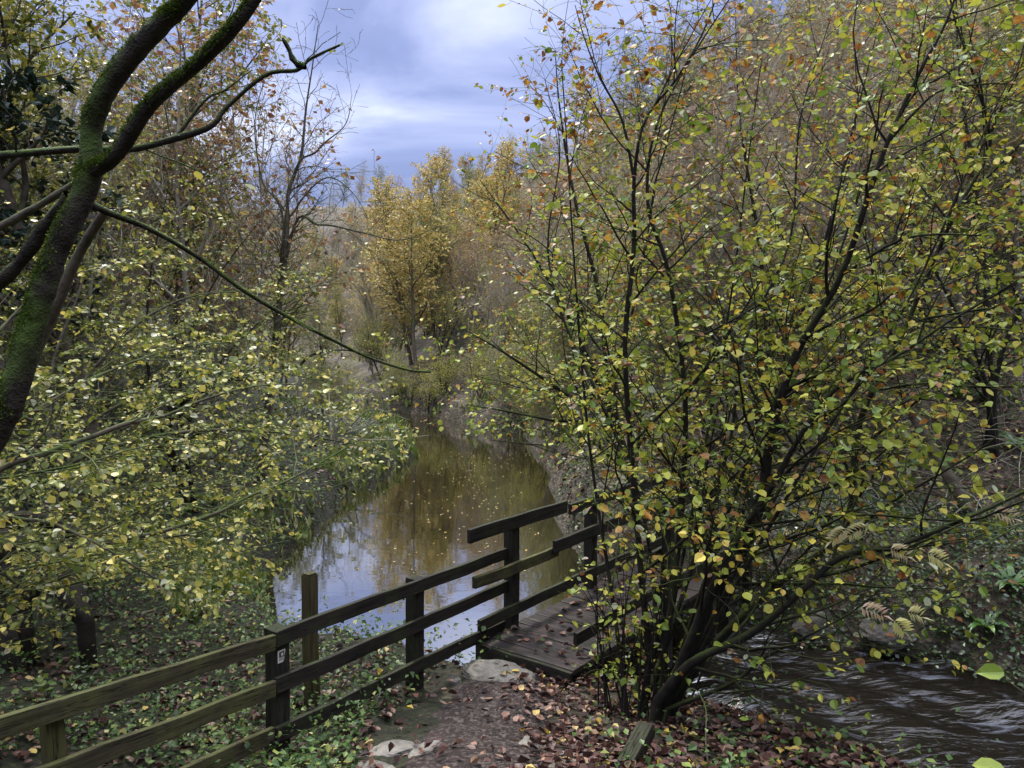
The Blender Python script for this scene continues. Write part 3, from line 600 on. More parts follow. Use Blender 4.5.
stems = [  # image point and depth of each stem, thick to thin
 ([(640, 722, 5.75), (648, 660, 5.75), (640, 560, 5.7), (630, 440, 5.65), (625, 340, 5.6), (634, 250, 5.6), (634, 180, 5.55), (645, 120, 5.5), (676, 80, 5.5), (705, 28, 5.5), (725, -30, 5.5)], .026, .006),
 ([(634, 180, 5.55), (622, 120, 5.55), (600, 78, 5.6), (585, 40, 5.6), (575, 5, 5.6)], .011, .003),
 ([(652, 715, 5.8), (672, 600, 5.9), (684, 470, 6.0), (684, 380, 6.0), (668, 270, 6.05), (648, 205, 6.05), (655, 130, 6.05), (690, 60, 6.1), (742, -20, 6.1)], .027, .006),
 ([(655, 718, 5.7), (690, 650, 5.65), (709, 597, 5.6), (755, 520, 5.55), (770, 440, 5.5), (780, 400, 5.45), (797, 352, 5.4), (841, 276, 5.3), (870, 190, 5.2), (889, 138, 5.15), (921, 69, 5.1), (948, 18, 5.05), (965, -40, 5.0)], .045, .007),
 ([(888, 142, 5.15), (915, 112, 5.1), (942, 90, 5.05), (985, 84, 5.0), (1012, 80, 4.95), (1024, 45, 4.95)], .010, .004),
 ([(660, 715, 5.65), (690, 640, 5.5), (725, 560, 5.4), (773, 484, 5.3), (804, 430, 5.2), (841, 384, 5.1), (895, 357, 5.0), (955, 318, 4.9), (1040, 270, 4.8)], .030, .006),
 ([(665, 712, 5.7), (710, 650, 5.8), (770, 590, 5.9), (830, 545, 6.0), (850, 511, 6.05), (857, 434, 6.1), (873, 389, 6.1), (893, 355, 6.1), (931, 266, 6.05), (958, 207, 6.0), (990, 145, 6.0), (975, 80, 5.9), (955, 20, 5.9), (945, -30, 5.9)], .036, .007),
 ([(958, 207, 6.0), (985, 180, 5.9), (1024, 140, 5.8), (1060, 100, 5.8)], .012, .004),
 ([(650, 710, 5.6), (690, 664, 5.4), (750, 634, 5.2), (805, 588, 5.0), (842, 557, 4.9), (900, 545, 4.75), (965, 519, 4.6), (1050, 480, 4.45)], .034, .008),
 ([(660, 712, 5.6), (730, 684, 5.4), (768, 656, 5.3), (842, 618, 5.1), (880, 590, 5.0)], .017, .003),
 ([(640, 715, 5.7), (668, 640, 5.9), (700, 540, 6.2), (730, 440, 6.4), (745, 340, 6.5), (790, 240, 6.6), (800, 120, 6.6), (830, 20, 6.6)], .024, .005),
 ([(640, 715, 5.75), (655, 620, 6.1), (640, 500, 6.4), (600, 400, 6.7), (560, 310, 6.9), (548, 240, 7.0), (560, 150, 7.0), (545, 80, 7.0)], .020, .004),
]
for bx, mx, tx, dd in ((628, 590, 566, 5.9), (655, 704, 752, 6.2), (662, 752, 880, 5.6), (670, 815, 985, 5.2), (668, 800, 930, 6.0)):
    stems.append(([(bx, 716, 5.7), (bx + (mx - bx) * .4, 600, .5 * (5.7 + dd)), (mx, 450, dd), (mx + (tx - mx) * .55, 300, dd), (tx, 130, dd), (tx + (tx - mx) * .2, 60, dd)], .016, .004))
for K, r0, r1 in stems:
    q = px_path(K, 36); q[0, 2] = min(q[0, 2], HB[2] - .05) if K[0][1] > 700 else q[0, 2]
    T.tube(q, np.interp(np.linspace(0, 1, 36), [0, .25, 1], [r0 * 1.1, r0 * .82, r1 * .8]), 9, .12); T.grow(q, r0, r1, 0, hzP)
for k in range(18):     # young shoots round the stool
    rr_ = T.rng; bx = 590 + 70 * rr_.random(); dx = rr_.normal() * 26 - 14; dd = 5.6 + .35 * rr_.random()
    q = px_path([(bx, 712, dd), (bx + dx * .3, 665, dd), (bx + dx * .7 + rr_.normal() * 5, 610, dd - .05), (bx + dx * 1.3 + rr_.normal() * 8, 530 + 70 * rr_.random(), dd - .1)], 14)
    q[0, 2] = gz(q[0, 0], q[0, 1]) - .05
    w_ = .005 + .006 * rr_.random(); T.tube(q, np.linspace(w_, .002, 14), 5); T.grow(q, .007, .002, 1, dict(hzP, keep=lambda p: np.full(len(p), .8), cull=lambda e: False, den=[1, 3.4, 5], len=[1, .35, .2], nleaf=3.0))
finish(T, 'hazel_bush', 'multi-stemmed hazel with dark stems and green-yellow leaves on the near bank beside the path', 'hazel', HB, M_barkhazel, M_hazel, 'hazel')

# ------------------------------------------------------------------ hazels overhanging from the left bank
lhP = style(den=[4.4, 5.6, 7.0], len=[1.25, .62, .28], rad=[.012, .005, .0026], ang=[.8, .8, .8], flat=[.35, .3, .3], up=[.02, .0, 0], trop=[.0, 0, 0], nleaf=4.4, lsize=.043, t0=[.12, .1, .1], lfrom=1, rmin=.0014, tilt=.4, n=[8, 5, 3], wig=[.10, .14, .16], tap=.4,
            rnd=lambda p, rng: np.where(rng.random(len(p)) < .09, .985, rng.random(len(p)) ** 1.15 * .92))
def leftcull(e):
    u_, v_, d_ = project(e); return u_ > 415 or (v_ > 470 and u_ > 335 - .62 * (v_ - 470) + 22 * math.sin(e[2] * 40)) or (v_ > 600 and u_ > 235) or v_ > 655
lhP['cull'] = leftcull
def bush(name, label, seed, base, stems, P, bark, lm, kind='hazel', cat='hazel', sub=None):
    T = Tree(seed); b = np.array([base[0], base[1], gz(base[0], base[1])])
    for K, r0, r1 in stems:
        pts = [b + T.rng.normal(size=3) * [.08, .08, 0] - [0, 0, .1]] + [at(*k) for k in K]
        q = smooth_path(pts, 32); T.tube(q, np.linspace(r0, r1, 32), 7, .1); T.grow(q, r0, r1, 0, P)
    return finish(T, name, label, cat, b, bark, lm, kind)
b1 = at(-120, 640, 5.2)
bush('hazel_bush', 'nearest overhanging hazel on the left, its long low boughs sweeping right behind the fence', 31, (b1[0], b1[1]), [
 ([(-40, 520, 4.9), (0, 470, 4.8), (47, 453, 4.85), (94, 436, 4.9), (129, 423, 5.0), (164, 416, 5.1), (203, 400, 5.2), (250, 387, 5.3), (292, 384, 5.5)], .026, .004),
 ([(-30, 560, 5.0), (40, 550, 5.2), (137, 537, 5.4), (180, 526, 5.5), (219, 512, 5.6), (250, 496, 5.8), (289, 480, 6.0), (344, 449, 6.3), (400, 414, 6.6)], .024, .003),
 ([(-60, 470, 5.2), (20, 420, 5.6), (90, 380, 5.9), (170, 350, 6.2), (250, 340, 6.5)], .022, .004),
 ([(-40, 540, 5.1), (30, 520, 4.9), (90, 540, 4.8), (150, 575, 4.9), (210, 600, 5.1)], .018, .003),
 ([(-60, 420, 5.3), (0, 330, 5.8), (60, 280, 6.2), (140, 260, 6.5)], .020, .004),
 ([(-40, 560, 5.3), (30, 590, 5.6), (110, 575, 6.0), (200, 560, 6.3), (290, 540, 6.8)], .016, .003)], lhP, M_barkbrown, M_left)
bush('hazel_bush', 'leafy hazel on the left bank whose branches droop over the pond edge', 32, (-4.9, 8.6), [
 ([(60, 480, 8.2), (140, 440, 8.0), (230, 430, 7.9), (320, 440, 7.9), (370, 470, 8.0)], .030, .004), ([(70, 500, 8.4), (160, 500, 8.2), (240, 520, 8.0), (310, 545, 8.0)], .026, .003),
 ([(60, 440, 8.6), (110, 350, 8.5), (180, 300, 8.6), (260, 290, 8.8)], .030, .004), ([(50, 400, 8.6), (80, 290, 8.8), (110, 200, 9.0)], .028, .004),
 ([(60, 460, 8.6), (150, 390, 9.0), (250, 370, 9.4), (340, 385, 9.8)], .028, .003), ([(40, 520, 8.0), (100, 540, 7.6), (170, 580, 7.3), (230, 610, 7.4)], .02, .003)], lhP, M_barkbrown, M_left)
bush('hazel_bush', 'hazel further up the left bank with a dark leaning stem', 33, (-5.3, 12.5), [
 ([(170, 420, 12.3), (230, 380, 12.0), (290, 370, 11.8), (312, 355, 11.7), (345, 350, 11.6), (385, 360, 11.5)], .05, .006), ([(190, 440, 12.4), (260, 430, 12.2), (330, 440, 12.0), (390, 450, 12)], .035, .004),
 ([(180, 380, 12.6), (210, 290, 12.8), (260, 220, 13)], .04, .005), ([(150, 380, 12.6), (150, 280, 12.8), (170, 180, 13)], .04, .005), ([(190, 420, 12.5), (250, 330, 12.8), (320, 300, 13.2)], .035, .004)],
 dict(lhP, lsize=.062, nleaf=4.5, len=[1.7, .8, .38], den=[3.2, 4.2, 5.5], cull=lambda e: leftcull(e) or (e[0] > -3.4 and e[2] > 1.0)), M_barkhazel, M_willow)
bush('overhanging_shrub', 'low grey-green shrub hanging over the left water edge at the far bend', 34, (-4.6, 19.5), [
 ([(340, 440, 19.4), (370, 410, 19.2), (410, 420, 19)], .04, .005), ([(340, 420, 19.6), (375, 385, 19.6), (415, 375, 19.6)], .04, .005), ([(330, 420, 19.6), (330, 380, 20), (345, 345, 20)], .04, .005), ([(340, 440, 19.4), (385, 440, 19), (430, 435, 19)], .03, .005)],
 dict(lhP, lsize=.09, len=[1.4, .7, .35], den=[2.2, 3.0, 4.0], nleaf=3.5, cull=lambda e: project(e)[0] > 440 or e[0] > -2.9), M_barkgrey, M_willow)

# ------------------------------------------------------------------ hazels and trees of the right bank
rbP = dict(hzP, keep=lambda p: np.ones(len(p)), len=[1.9, .85, .36], den=[3.4, 4.4, 5.5], lsize=.066, nleaf=2.8, flat=[.6, .5, .5], cull=lambda e: project(e)[1] > 440 and project(e)[0] < 545)
bush('hazel_bush', 'dark-stemmed hazel on the far bank leaning left over the river beyond the footbridge', 41, (2.2, 12.5), [
 ([(600, 420, 12.2), (560, 390, 11.8), (500, 350, 11.4), (465, 330, 11.2)], .05, .006), ([(605, 400, 12.4), (575, 330, 12.2), (530, 250, 12), (480, 180, 12)], .05, .006), ([(610, 400, 12.5), (600, 300, 12.5), (575, 200, 12.5), (560, 110, 12.5), (555, 50, 12.5)], .055, .006),
 ([(615, 400, 12.4), (640, 280, 12.3), (660, 160, 12.2)], .045, .006), ([(600, 430, 12), (550, 420, 11.4), (500, 410, 11), (465, 405, 10.8)], .04, .005), ([(590, 440, 12), (545, 445, 11.6), (490, 440, 11.4)], .03, .005)], rbP, M_barkhazel, M_hazel)
bush('hazel_bush', 'hazel on the far bank behind the near hazel, thin upright stems among russet leaves', 42, (4.2, 12.2), [
 ([(770, 380, 12), (760, 250, 12), (740, 120, 12), (735, 0, 12)], .05, .006), ([(780, 380, 12), (820, 260, 11.8), (850, 140, 11.6), (880, 20, 11.5)], .05, .006), ([(760, 400, 12), (700, 320, 11.8), (660, 260, 11.6)], .04, .006), ([(790, 400, 11.8), (870, 330, 11.4), (940, 290, 11)], .04, .006)], rbP, M_barkhazel, M_hazel)
bush('hazel_bush', 'hazel on the slope at the right edge with yellow-green leaves above the ferny bank', 43, (7.0, 11.0), [
 ([(990, 360, 11), (980, 220, 11), (960, 80, 11), (955, -40, 11)], .05, .006), ([(1000, 360, 10.8), (1050, 240, 10.5), (1080, 120, 10.4)], .05, .006), ([(980, 380, 10.8), (920, 310, 10.4), (860, 270, 10)], .04, .006), ([(985, 380, 11), (930, 260, 11), (880, 150, 11)], .04, .006)], rbP, M_barkhazel, M_hazel)

# leaning brown pole and fallen log on the right slope
T = Tree(51); q = px_path([(905, 400, 10.6), (925, 435, 10.5), (950, 478, 10.3), (975, 520, 10.2)], 16); T.tube(q, np.linspace(.06, .085, 16), 9, .2)
finish(T, 'fallen_log', 'bare brown log lying down the right-hand slope above the stream', 'log', q[8], M_barkbrown, None)
# dark arching stump and roots, lower left
T = Tree(52)
SD_ = 6.7
for K, r0, r1 in [([(-70, 535, SD_), (-10, 545, SD_), (30, 555, SD_ + .1), (55, 572, SD_ + .1), (74, 600, SD_), (86, 622, SD_ - .1)], .16, .06), ([(-60, 540, SD_), (-5, 552, SD_), (14, 580, SD_), (18, 622, SD_ - .1)], .19, .10), ([(-60, 520, SD_ + .1), (0, 522, SD_ + .2), (45, 520, SD_ + .3), (85, 535, SD_ + .4)], .10, .04), ([(-40, 560, SD_), (-20, 600, SD_), (-10, 640, SD_ - .2)], .26, .22)]:
    q = px_path(K, 20); e_ = q[-1] + np.array([.05, -.03, 0]); e_[2] = gz(e_[0], e_[1]) - .15
    if K[-1][1] > 600: q = np.concatenate([q, [q[-1] * .5 + e_ * .5, e_]])
    T.tube(q, np.linspace(r0, r1, len(q)), 10, .3)
finish(T, 'tree_stump', 'dark overhanging stump with arching roots at the lower left edge', 'stump', at(10, 630, 6.6), M_barkdark, None)

# pale compound-leaved sapling reaching in from the right edge
T = Tree(53); rb = np.array([5.15, 5.6, 0]); rb[2] = -.9
P_ = []; A_ = []; N_ = []; S_ = []; C_ = []
def compound(c, ax, L, npair, size, col):
    ax = unit(ax); sd = unit(np.cross(ax, [0, 1, .3]))
    for i in range(npair):
        f = (i + 1) / (npair + .5)
        for s_ in (-1, 1):
            P_.append(c + ax * L * f - [0, 0, .03 * f * f]); A_.append(ax * .55 + sd * s_ - [0, 0, .25]); N_.append([T.rng.normal() * .2, -.4, .9]); S_.append(size * (1 - .4 * abs(f - .45))); C_.append(min(1, max(0, col + T.rng.normal() * .06)))
    P_.append(c + ax * L - [0, 0, .03]); A_.append(ax - [0, 0, .3]); N_.append([0, 0, 1]); S_.append(size); C_.append(col)
tw = [([(1110, 470, 4.4), (1024, 522, 4.4), (965, 555, 4.4), (925, 578, 4.4), (880, 600, 4.4)], .008), ([(1100, 440, 4.6), (1000, 500, 4.6), (930, 530, 4.6), (860, 545, 4.7)], .007), ([(1100, 500, 4.3), (1030, 530, 4.3), (960, 590, 4.3), (900, 620, 4.3)], .006), ([(1120, 400, 4.8), (1030, 440, 4.8), (960, 480, 4.8), (900, 500, 4.9)], .006), ([(1120, 500, 4.2), (1040, 520, 4.2), (980, 530, 4.25), (915, 520, 4.3)], .005)]
for K, r in tw:
    q = px_path(K, 24); T.tube(q, np.linspace(r, r * .3, 24), 6); T.grow(q, r * .5, r * .3, 1, style(den=[1, 3.4, 4], len=[1, .4, .22], rad=[1, .003, .0018], nleaf=.25, lsize=.06, rmin=.0011, t0=[0, .25, .2]))
q0 = at(1110, 460, 4.5); T.tube(smooth_path([rb - [0, 0, .3], rb + (q0 - rb) * .5 + [.2, 0, .2], q0], 12), np.linspace(.03, .012, 12), 7)
for px, py, d, dx, dz, L, col in [(858, 607, 4.4, 1, -.05, .13, .72), (893, 619, 4.3, .6, -.4, .07, .1), (925, 552, 4.4, .9, -.2, .09, .25), (888, 548, 4.6, .8, -.1, .10, .55), (905, 612, 4.3, .8, .1, .08, .35), (870, 525, 4.7, -.7, -.3, .12, .4), (990, 512, 4.6, .9, 0, .12, .68), (848, 528, 4.7, -.5, -.3, .10, .45)]:
    compound(at(px, py, d), np.array([dx, .25 * T.rng.normal(), dz]), L, 6 if L > .08 else 5, .075, col)
rw = finish(T, 'rowan_sapling', 'thin bare-twigged sapling reaching in from the right edge with pale fan-like compound leaves', 'sapling', rb, M_barkbrown, M_hazel, 'hazel')
obj('compound_leaves', leaf_mesh('compound_leaves', np.array(P_), np.array(A_), np.array(N_), np.array(S_), np.array(C_), 'leaflet', rb), M_rowan, rw)
# hazel sprig at the lower right corner
T = Tree(54); q = px_path([(1090, 735, 2.6), (1040, 705, 2.6), (1018, 688, 2.6), (1000, 676, 2.6)], 12); T.tube(q, np.linspace(.004, .0015, 12), 5)
q2 = px_path([(1060, 800, 2.5), (1015, 775, 2.5), (990, 768, 2.5)], 8); T.tube(q2, np.linspace(.004, .0015, 8), 5)
T.tube(smooth_path([q[0], q[0] + [.25, -.05, -.5], (2.35, 1.8, gz(2.35, 1.8) - .1)], 10), np.linspace(.004, .007, 10), 5); T.tube(smooth_path([q2[0], q2[0] + [.12, -.1, -.3], (2.35, 1.8, gz(2.35, 1.8) - .1)], 10), np.linspace(.004, .007, 10), 5)
T.lp.append(np.array([at(1004, 672, 2.6), at(1004, 768, 2.5)])); T.la.append(np.array([[-1, .1, -.03], [-1, .2, .02]])); T.ln.append(np.array([[0, -.85, .7], [0, -.5, 1]])); T.ls.append(np.array([.082, .09])); T.lr.append(np.array([.26, .30]))
finish(T, 'hazel_sprig', 'thin sprig with one broad pale green leaf hanging over the stream at the lower right', 'sprig', (2.35, 1.8, gz(2.35, 1.8)), M_barkbrown, M_hazel, 'hazel')

# ------------------------------------------------------------------ the woods: prototypes and copies
gr = {'bare': 'bare grey trees of the valley sides'}
bareP = style(den=[4.2, 5.0, 5.5], len=[2.6, 1.2, .55], nleaf=1.0, lsize=.08, ang=[.75, .8, .8], rmin=.004, sides=[5, 3, 3])
proto('bare', generic(61, 8.5, P=bareP, r0=.085), 'bare_tree', '', 'tree', M_barkgrey, M_gold, 'simple', None)
proto('bare2', generic(62, 7.5, stems=3, P=dict(bareP, nleaf=1.6), r0=.06, spread=.3), 'bare_tree', '', 'tree', M_barkgrey, M_beech, 'simple', None)
proto('gold', generic(63, 8.5, P=style(nleaf=11, lsize=.13, den=[4.0, 4.2, 4.6], rmin=.004), r0=.1), 'golden_tree', '', 'tree', M_barkbrown, M_gold, 'simple', None)
proto('olive', generic(64, 9.0, P=style(nleaf=9, lsize=.11, den=[4.0, 4.4, 4.8], rmin=.004), r0=.11), 'olive_tree', '', 'tree', M_barkbrown, M_willow, 'simple', None)
proto('olive2', generic(65, 6.5, stems=4, spread=.35, P=style(nleaf=7, lsize=.095, den=[3.4, 4.0, 4.8], rmin=.003), r0=.06), 'olive_tree', '', 'tree', M_barkgrey, M_willow, 'simple', None)
proto('russet', generic(66, 6.5, stems=2, spread=.25, P=style(nleaf=4.0, lsize=.085, den=[3.6, 4.2, 4.8], rmin=.003), r0=.06), 'russet_tree', '', 'tree', M_barkgrey, M_beech, 'simple', None)
proto('hazel', generic(67, 5.5, stems=5, spread=.4, P=style(nleaf=4.5, lsize=.085, den=[3.6, 4.2, 5.0], len=[2.0, .9, .42], rmin=.003), r0=.05), 'hazel_bush', '', 'hazel', M_barkhazel, M_hazel, 'simple', None)
proto('ivy', generic(68, 8.5, P=style(nleaf=16, lsize=.13, den=[3.4, 4, 4.6], len=[1.8, .9, .45], rmin=.004), r0=.13), 'evergreen_tree', '', 'tree', M_barkbrown, M_dark, 'simple', None)
KL = {'bare': ('slim grey nearly bare tree', 'tree'), 'bare2': ('grey many-stemmed tree with a few russet leaves', 'tree'), 'gold': ('golden-leaved autumn tree', 'tree'), 'olive': ('tall olive-green leafy tree', 'tree'), 'olive2': ('bushy olive-green tree with several stems', 'tree'), 'russet': ('thin tree holding russet brown leaves', 'tree'), 'hazel': ('yellow and green hazel clump', 'hazel'), 'ivy': ('dark evergreen tree', 'tree')}
used = set(); WOODS = []
def plant(key, x, y, where, s=1.0, label=None, rz=None, group=None, rng=np.random.default_rng(5)):
    lb = label or f'{KL[key][0]} {where}'; gp = None if label else (group or f'{KL[key][0]}s {where}')
    z = gz(x, y) - .05; rz = rng.random() * 6.28 if rz is None else rz
    if key not in used:
        o = PROTO[key]; used.add(key); o.location = (x, y, z); o.rotation_euler = (0, 0, rz); o.scale = (s, s, s)
        o['label'] = lb
        if gp: o['group'] = gp
    else:
        o = dup(PROTO[key], (x, y, z), rz, s, lb, gp)
        if not gp and 'group' in o: del o['group']
    WOODS.append((x, y)); return o
# singles that stand out
bush('bare_tree', 'bare grey tree with drooping twigs silhouetted against the sky left of the gap', 35, (-5.0, 15.2), [
 ([(285, 260, 15), (288, 195, 15), (301, 156, 15), (306, 109, 15), (313, 62, 15), (318, 25, 15)], .05, .006), ([(285, 250, 15), (295, 210, 15), (325, 178, 14.9), (352, 192, 14.8), (372, 225, 14.7)], .03, .004),
 ([(290, 240, 15), (320, 225, 14.8), (360, 232, 14.6), (400, 240, 14.5), (440, 226, 14.4)], .035, .004), ([(288, 200, 15), (318, 150, 14.9), (345, 125, 14.8), (352, 95, 14.8)], .028, .004), ([(284, 240, 15.2), (262, 180, 15.3), (255, 120, 15.4), (268, 70, 15.4)], .03, .004)],
 style(den=[3.0, 4.2, 5.0], len=[1.5, .75, .4], rad=[.02, .010, .005], ang=[.8, .8, .8], up=[.1, 0, -.05], trop=[-.02, -.02, -.02], nleaf=.06, lsize=.08, t0=[.3, .12, .1], rmin=.0042, wig=[.16, .2, .22]), M_barkbrown, M_willow, cat='tree')
plant('olive', -7.6, 17.2, '', 1.25, 'tallest olive-green tree on the left bank, its crown beside the sky gap')
plant('russet', -6.3, 16.2, '', 1.5, 'tall thin tree with small russet leaves just left of the bare grey tree')
plant('ivy', -5.9, 11.2, '', 1.12, 'dark evergreen crown behind the mossy trunk at the top left')
rg = np.random.default_rng(77)
def fill(side, d0, d1, px0, px1, sp, keys, wts, where, ssc=(.75, 1.2), smin=None):
    d = d0
    while d < d1:
        step = sp * (d / 20) ** .55
        x = (px0 - 512) / F * d + rg.random() * step
        while x < (px1 - 512) / F * d:
            xx = x + rg.normal() * step * .25; yy = d + rg.normal() * step * .3
            s, sd = chan(np.array([xx]), np.array([yy]))
            if sd[0] == side and s[0] > (smin if smin is not None else 1.6 if side > 0 else 2.4) and not any((xx - a) ** 2 + (yy - b) ** 2 < (step * .45) ** 2 for a, b in WOODS):
                w = np.array(wts(xx, yy, s[0]), float); k = keys[rg.choice(len(keys), p=w / w.sum())]
                sc_ = ssc[0] + (ssc[1] - ssc[0]) * rg.random()
                if side < 0 and 512 + F * xx / yy > 265: sc_ = min(sc_, max(.22, .24 * (yy - 10) / 8.5))
                plant(k, xx, yy, where, sc_)
            x += step
        d += step * .95
K7 = ['bare', 'bare2', 'gold', 'olive', 'olive2', 'russet', 'hazel']
fill(1, 22, 37, 380, 575, 1.15, ['hazel', 'olive2'], lambda x, y, s: (2, 1), 'low on the far shore, hanging over the water', (.28, .45), smin=.15)
fill(1, 24, 46, 360, 560, 2.0, ['olive2', 'hazel', 'gold', 'bare2'], lambda x, y, s: (3, 3, .25, 2), 'round the bend of the river', (.5, .85))
fill(-1, 24, 46, 330, 470, 2.2, ['olive2', 'hazel', 'bare2'], lambda x, y, s: (3, 2, 1), 'on the left shore of the bend', (.5, .85))
fill(1, 46, 150, 290, 500, 1.55, ['gold', 'olive', 'bare2', 'bare', 'russet'], lambda x, y, s: (3.2, 2.0, 2.0, 1.4, .8), 'crowded on the far golden hillside', (.75, 1.15))
fill(1, 14, 42, 470, 1120, 2.0, K7, lambda x, y, s: (3.6, 3.4, .3, .3, 1.2, 1.6, 2.2), 'on the right hillside', (.7, 1.05))
fill(1, 38, 140, 330, 1100, 2.5, K7, lambda x, y, s: (2.6, 2, 4.5 if x < .02 * y else 1.0, 1.2, .8, 1.2, .3), 'high on the far right hillside', (.8, 1.25))
fill(-1, 13, 40, -80, 400, 2.6, K7, lambda x, y, s: (1.4, 1.0, .0 if y < 26 else .5, 3.0, 3.0, .3, 1.0), 'on the left valley side', (.75, 1.15))
fill(-1, 40, 130, 60, 420, 2.4, K7, lambda x, y, s: (2, 1, 2, 2, 1, 1, 0), 'on the far left valley side', (.8, 1.2))

fill(1, 140, 215, 330, 560, 3.4, K7, lambda x, y, s: (2.4, 1.5, 3.5, 1.2, .3, 1.2, 0), 'on the farthest wooded ridge', (.9, 1.35))
# ------------------------------------------------------------------ ferns
def fern(seed, n=11, L=.34):
    rg = np.random.default_rng(seed); V = []; Q = []; rn = []; nv = 0
    for k in range(n):
        az = k * 2.4 + rg.random() * .6; ln = L * (.6 + .6 * rg.random()); d = np.array([math.cos(az), math.sin(az), 0]); sd = np.array([-d[1], d[0], 0]); m_ = 12
        t = np.linspace(0, 1, m_); r_ = t * ln * .85; z = ln * (1.25 * t - 1.05 * t * t) + .02
        w = .030 * np.sin(np.clip(t * 1.02 + .06, 0, 1) * math.pi) ** .6 * (1 + .18 * np.sin(t * 24 + k)); c = d[None] * r_[:, None] + np.array([0, 0, 1.0])[None] * z[:, None]
        rows = np.stack([c - sd * w[:, None] + [0, 0, .008], c, c + sd * w[:, None] + [0, 0, .008]], 1)
        i = np.arange(m_ * 3).reshape(m_, 3) + nv
        V.append(rows.reshape(-1, 3)); nv += m_ * 3; Q.append(np.concatenate([np.stack([i[:-1, j], i[:-1, j + 1], i[1:, j + 1], i[1:, j]], -1) for j in (0, 1)])); rn.append(np.full(m_ * 3, rg.random() * .8))
    return quad_mesh('fern', np.concatenate(V), np.concatenate(Q), True, {'rnd': np.concatenate(rn)})
fm = [fern(k) for k in (1, 2, 3)]
for f_ in fm: f_.materials.append(M_fern)
def hit_ground(px, py, dmin=3.0, dmax=60):
    d = np.linspace(dmin, dmax, 1200); P0 = np.array([at(px, py, k) for k in (1.0,)])[0] - np.array([0, 0, CAMZ])
    p = np.array([0, 0, CAMZ])[None] + d[:, None] * P0[None]; g_ = ground(p[:, 0], p[:, 1]); i = np.argmax(p[:, 2] < g_)
    return np.array([p[i, 0], p[i, 1], g_[i]])
for k, (px, py, s_, lb) in enumerate([(990, 635, 1.0, 'glossy strap-leaved fern on the ivy bank just above the stream'), (1010, 590, 1.1, 'strap-leaved fern at the right edge, upper of the pair above the stream'), (962, 625, .75, 'small strap-leaved fern left of the glossy one above the stream'),
                                     (985, 405, 1.3, 'large fern rosette high on the right slope'), (960, 400, 1.0, 'smaller fern beside the large rosette high on the right slope'), (915, 470, .9, 'fern in the leaf litter beside the fallen log'), (1015, 450, 1.1, 'fern at the right edge halfway up the slope')]):
    h = hit_ground(px, py); o = bpy.data.objects.new('fern', fm[k % 3]); COL.objects.link(o); o.location = tuple(h); o.scale = (s_,) * 3; o.rotation_euler = (0, -.25, k * 1.3)
    tag(o, lb, 'fern', 'strap-leaved ferns on the right bank')

for k, (px, py, h_, lb) in enumerate([(48, 700, .30, 'leafy green plant against the left end of the fence'), (18, 672, .26, 'pale-leaved plant in the litter at the left edge'), (128, 662, .24, 'small plant on dark soil left of the hazel boughs'), (345, 722, .2, 'low green plant under the bottom rail beside the path'), (372, 690, .22, 'plant between the middle fence post and the path stones'), (232, 735, .24, 'green plant at the foot of the post with the white plate'), (455, 650, .16, 'little plant at the pond side of the step stone')]):
    h = hit_ground(px, py); T = Tree(200 + k)
    for j in range(4):
        q = T.wander(h - [0, 0, .02], np.array([T.rng.normal() * .5, T.rng.normal() * .5, 1.0]), h_ * (.7 + .5 * T.rng.random()), 6, .12, 0); T.tube(q, np.linspace(.003, .0012, 7), 4); T.leaves(q, dict(nleaf=7, lsize=.05, droop=.1, tilt=.4, rnd=lambda p, rng: .25 + .7 * rng.random(len(p))))
    o = thing('woodland_plant', lb, 'plant', tuple(h)); obj('stem', quad_mesh('stem', np.concatenate(T.V) - h, np.concatenate(T.Q)), M_barkbrown, o)
    obj('leaves', leaf_mesh('leaves', np.concatenate(T.lp), np.concatenate(T.la), np.concatenate(T.ln), np.concatenate(T.ls), np.concatenate(T.lr), 'hazel', h), M_herb, o)
T = Tree(210); q = px_path([(712, 790, 4.5), (706, 745, 4.6), (706, 710, 4.7), (698, 692, 4.8), (690, 688, 4.85)], 16); q[0, 2] = gz(q[0, 0], q[0, 1]) - .05; T.tube(q, np.linspace(.005, .002, 16), 5)
tag(obj('dry_stalk', quad_mesh('dry_stalk', np.concatenate(T.V), np.concatenate(T.Q)), M_barkpale), 'single pale dry stalk with a bent tip between the hazel and the stream', 'stalk')
# ------------------------------------------------------------------ loose leaves, ivy, herbs, grass: what nobody could count
def scatter(n, y0, y1, keep, seed):
    rg = np.random.default_rng(seed); yy = y0 * (y1 / y0) ** rg.random(n); xx = (rg.random(n) * 2 - 1) * .78 * yy
    s, sd = chan(xx, yy); m_ = keep(xx, yy, s, sd, rg); return xx[m_], yy[m_], s[m_], sd[m_], rg
def normals(x, y):
    e = .06; gx = (ground(x + e, y) - ground(x - e, y)) / (2 * e); gy = (ground(x, y + e) - ground(x, y - e)) / (2 * e)
    return unit(np.stack([-gx, -gy, np.ones_like(gx)], -1))
def pathdist(x, y): return np.abs(x - np.interp(y, PATH[:, 1], PATH[:, 0])) + 5 * np.clip(y - 6.5, 0, 9)
def litter_keep(x, y, s, sd, rg):
    pr = np.where(sd > 0, .9, .30); pd = pathdist(x, y); xs_ = x - np.interp(y, PATH[:, 1], PATH[:, 0])
    pr = np.where((pd < .7) & (y < 6.6), (.12 + .75 * sstep(-.1, .5, xs_)) * np.clip(.75 + 2.2 * vnoise(x * 2.6, y * 2.6, 76), .05, 1.3), pr); pr = np.where((sd < 0) & (xs_ > .45) & (y < 7), .85, pr)
    return (s > .25) & (rg.random(len(x)) < pr)
x, y, s, sd, rg = scatter(75000, 2.6, 40, litter_keep, 91); n_ = len(x); nr = normals(x, y)
near = pathdist(x, y) < .7
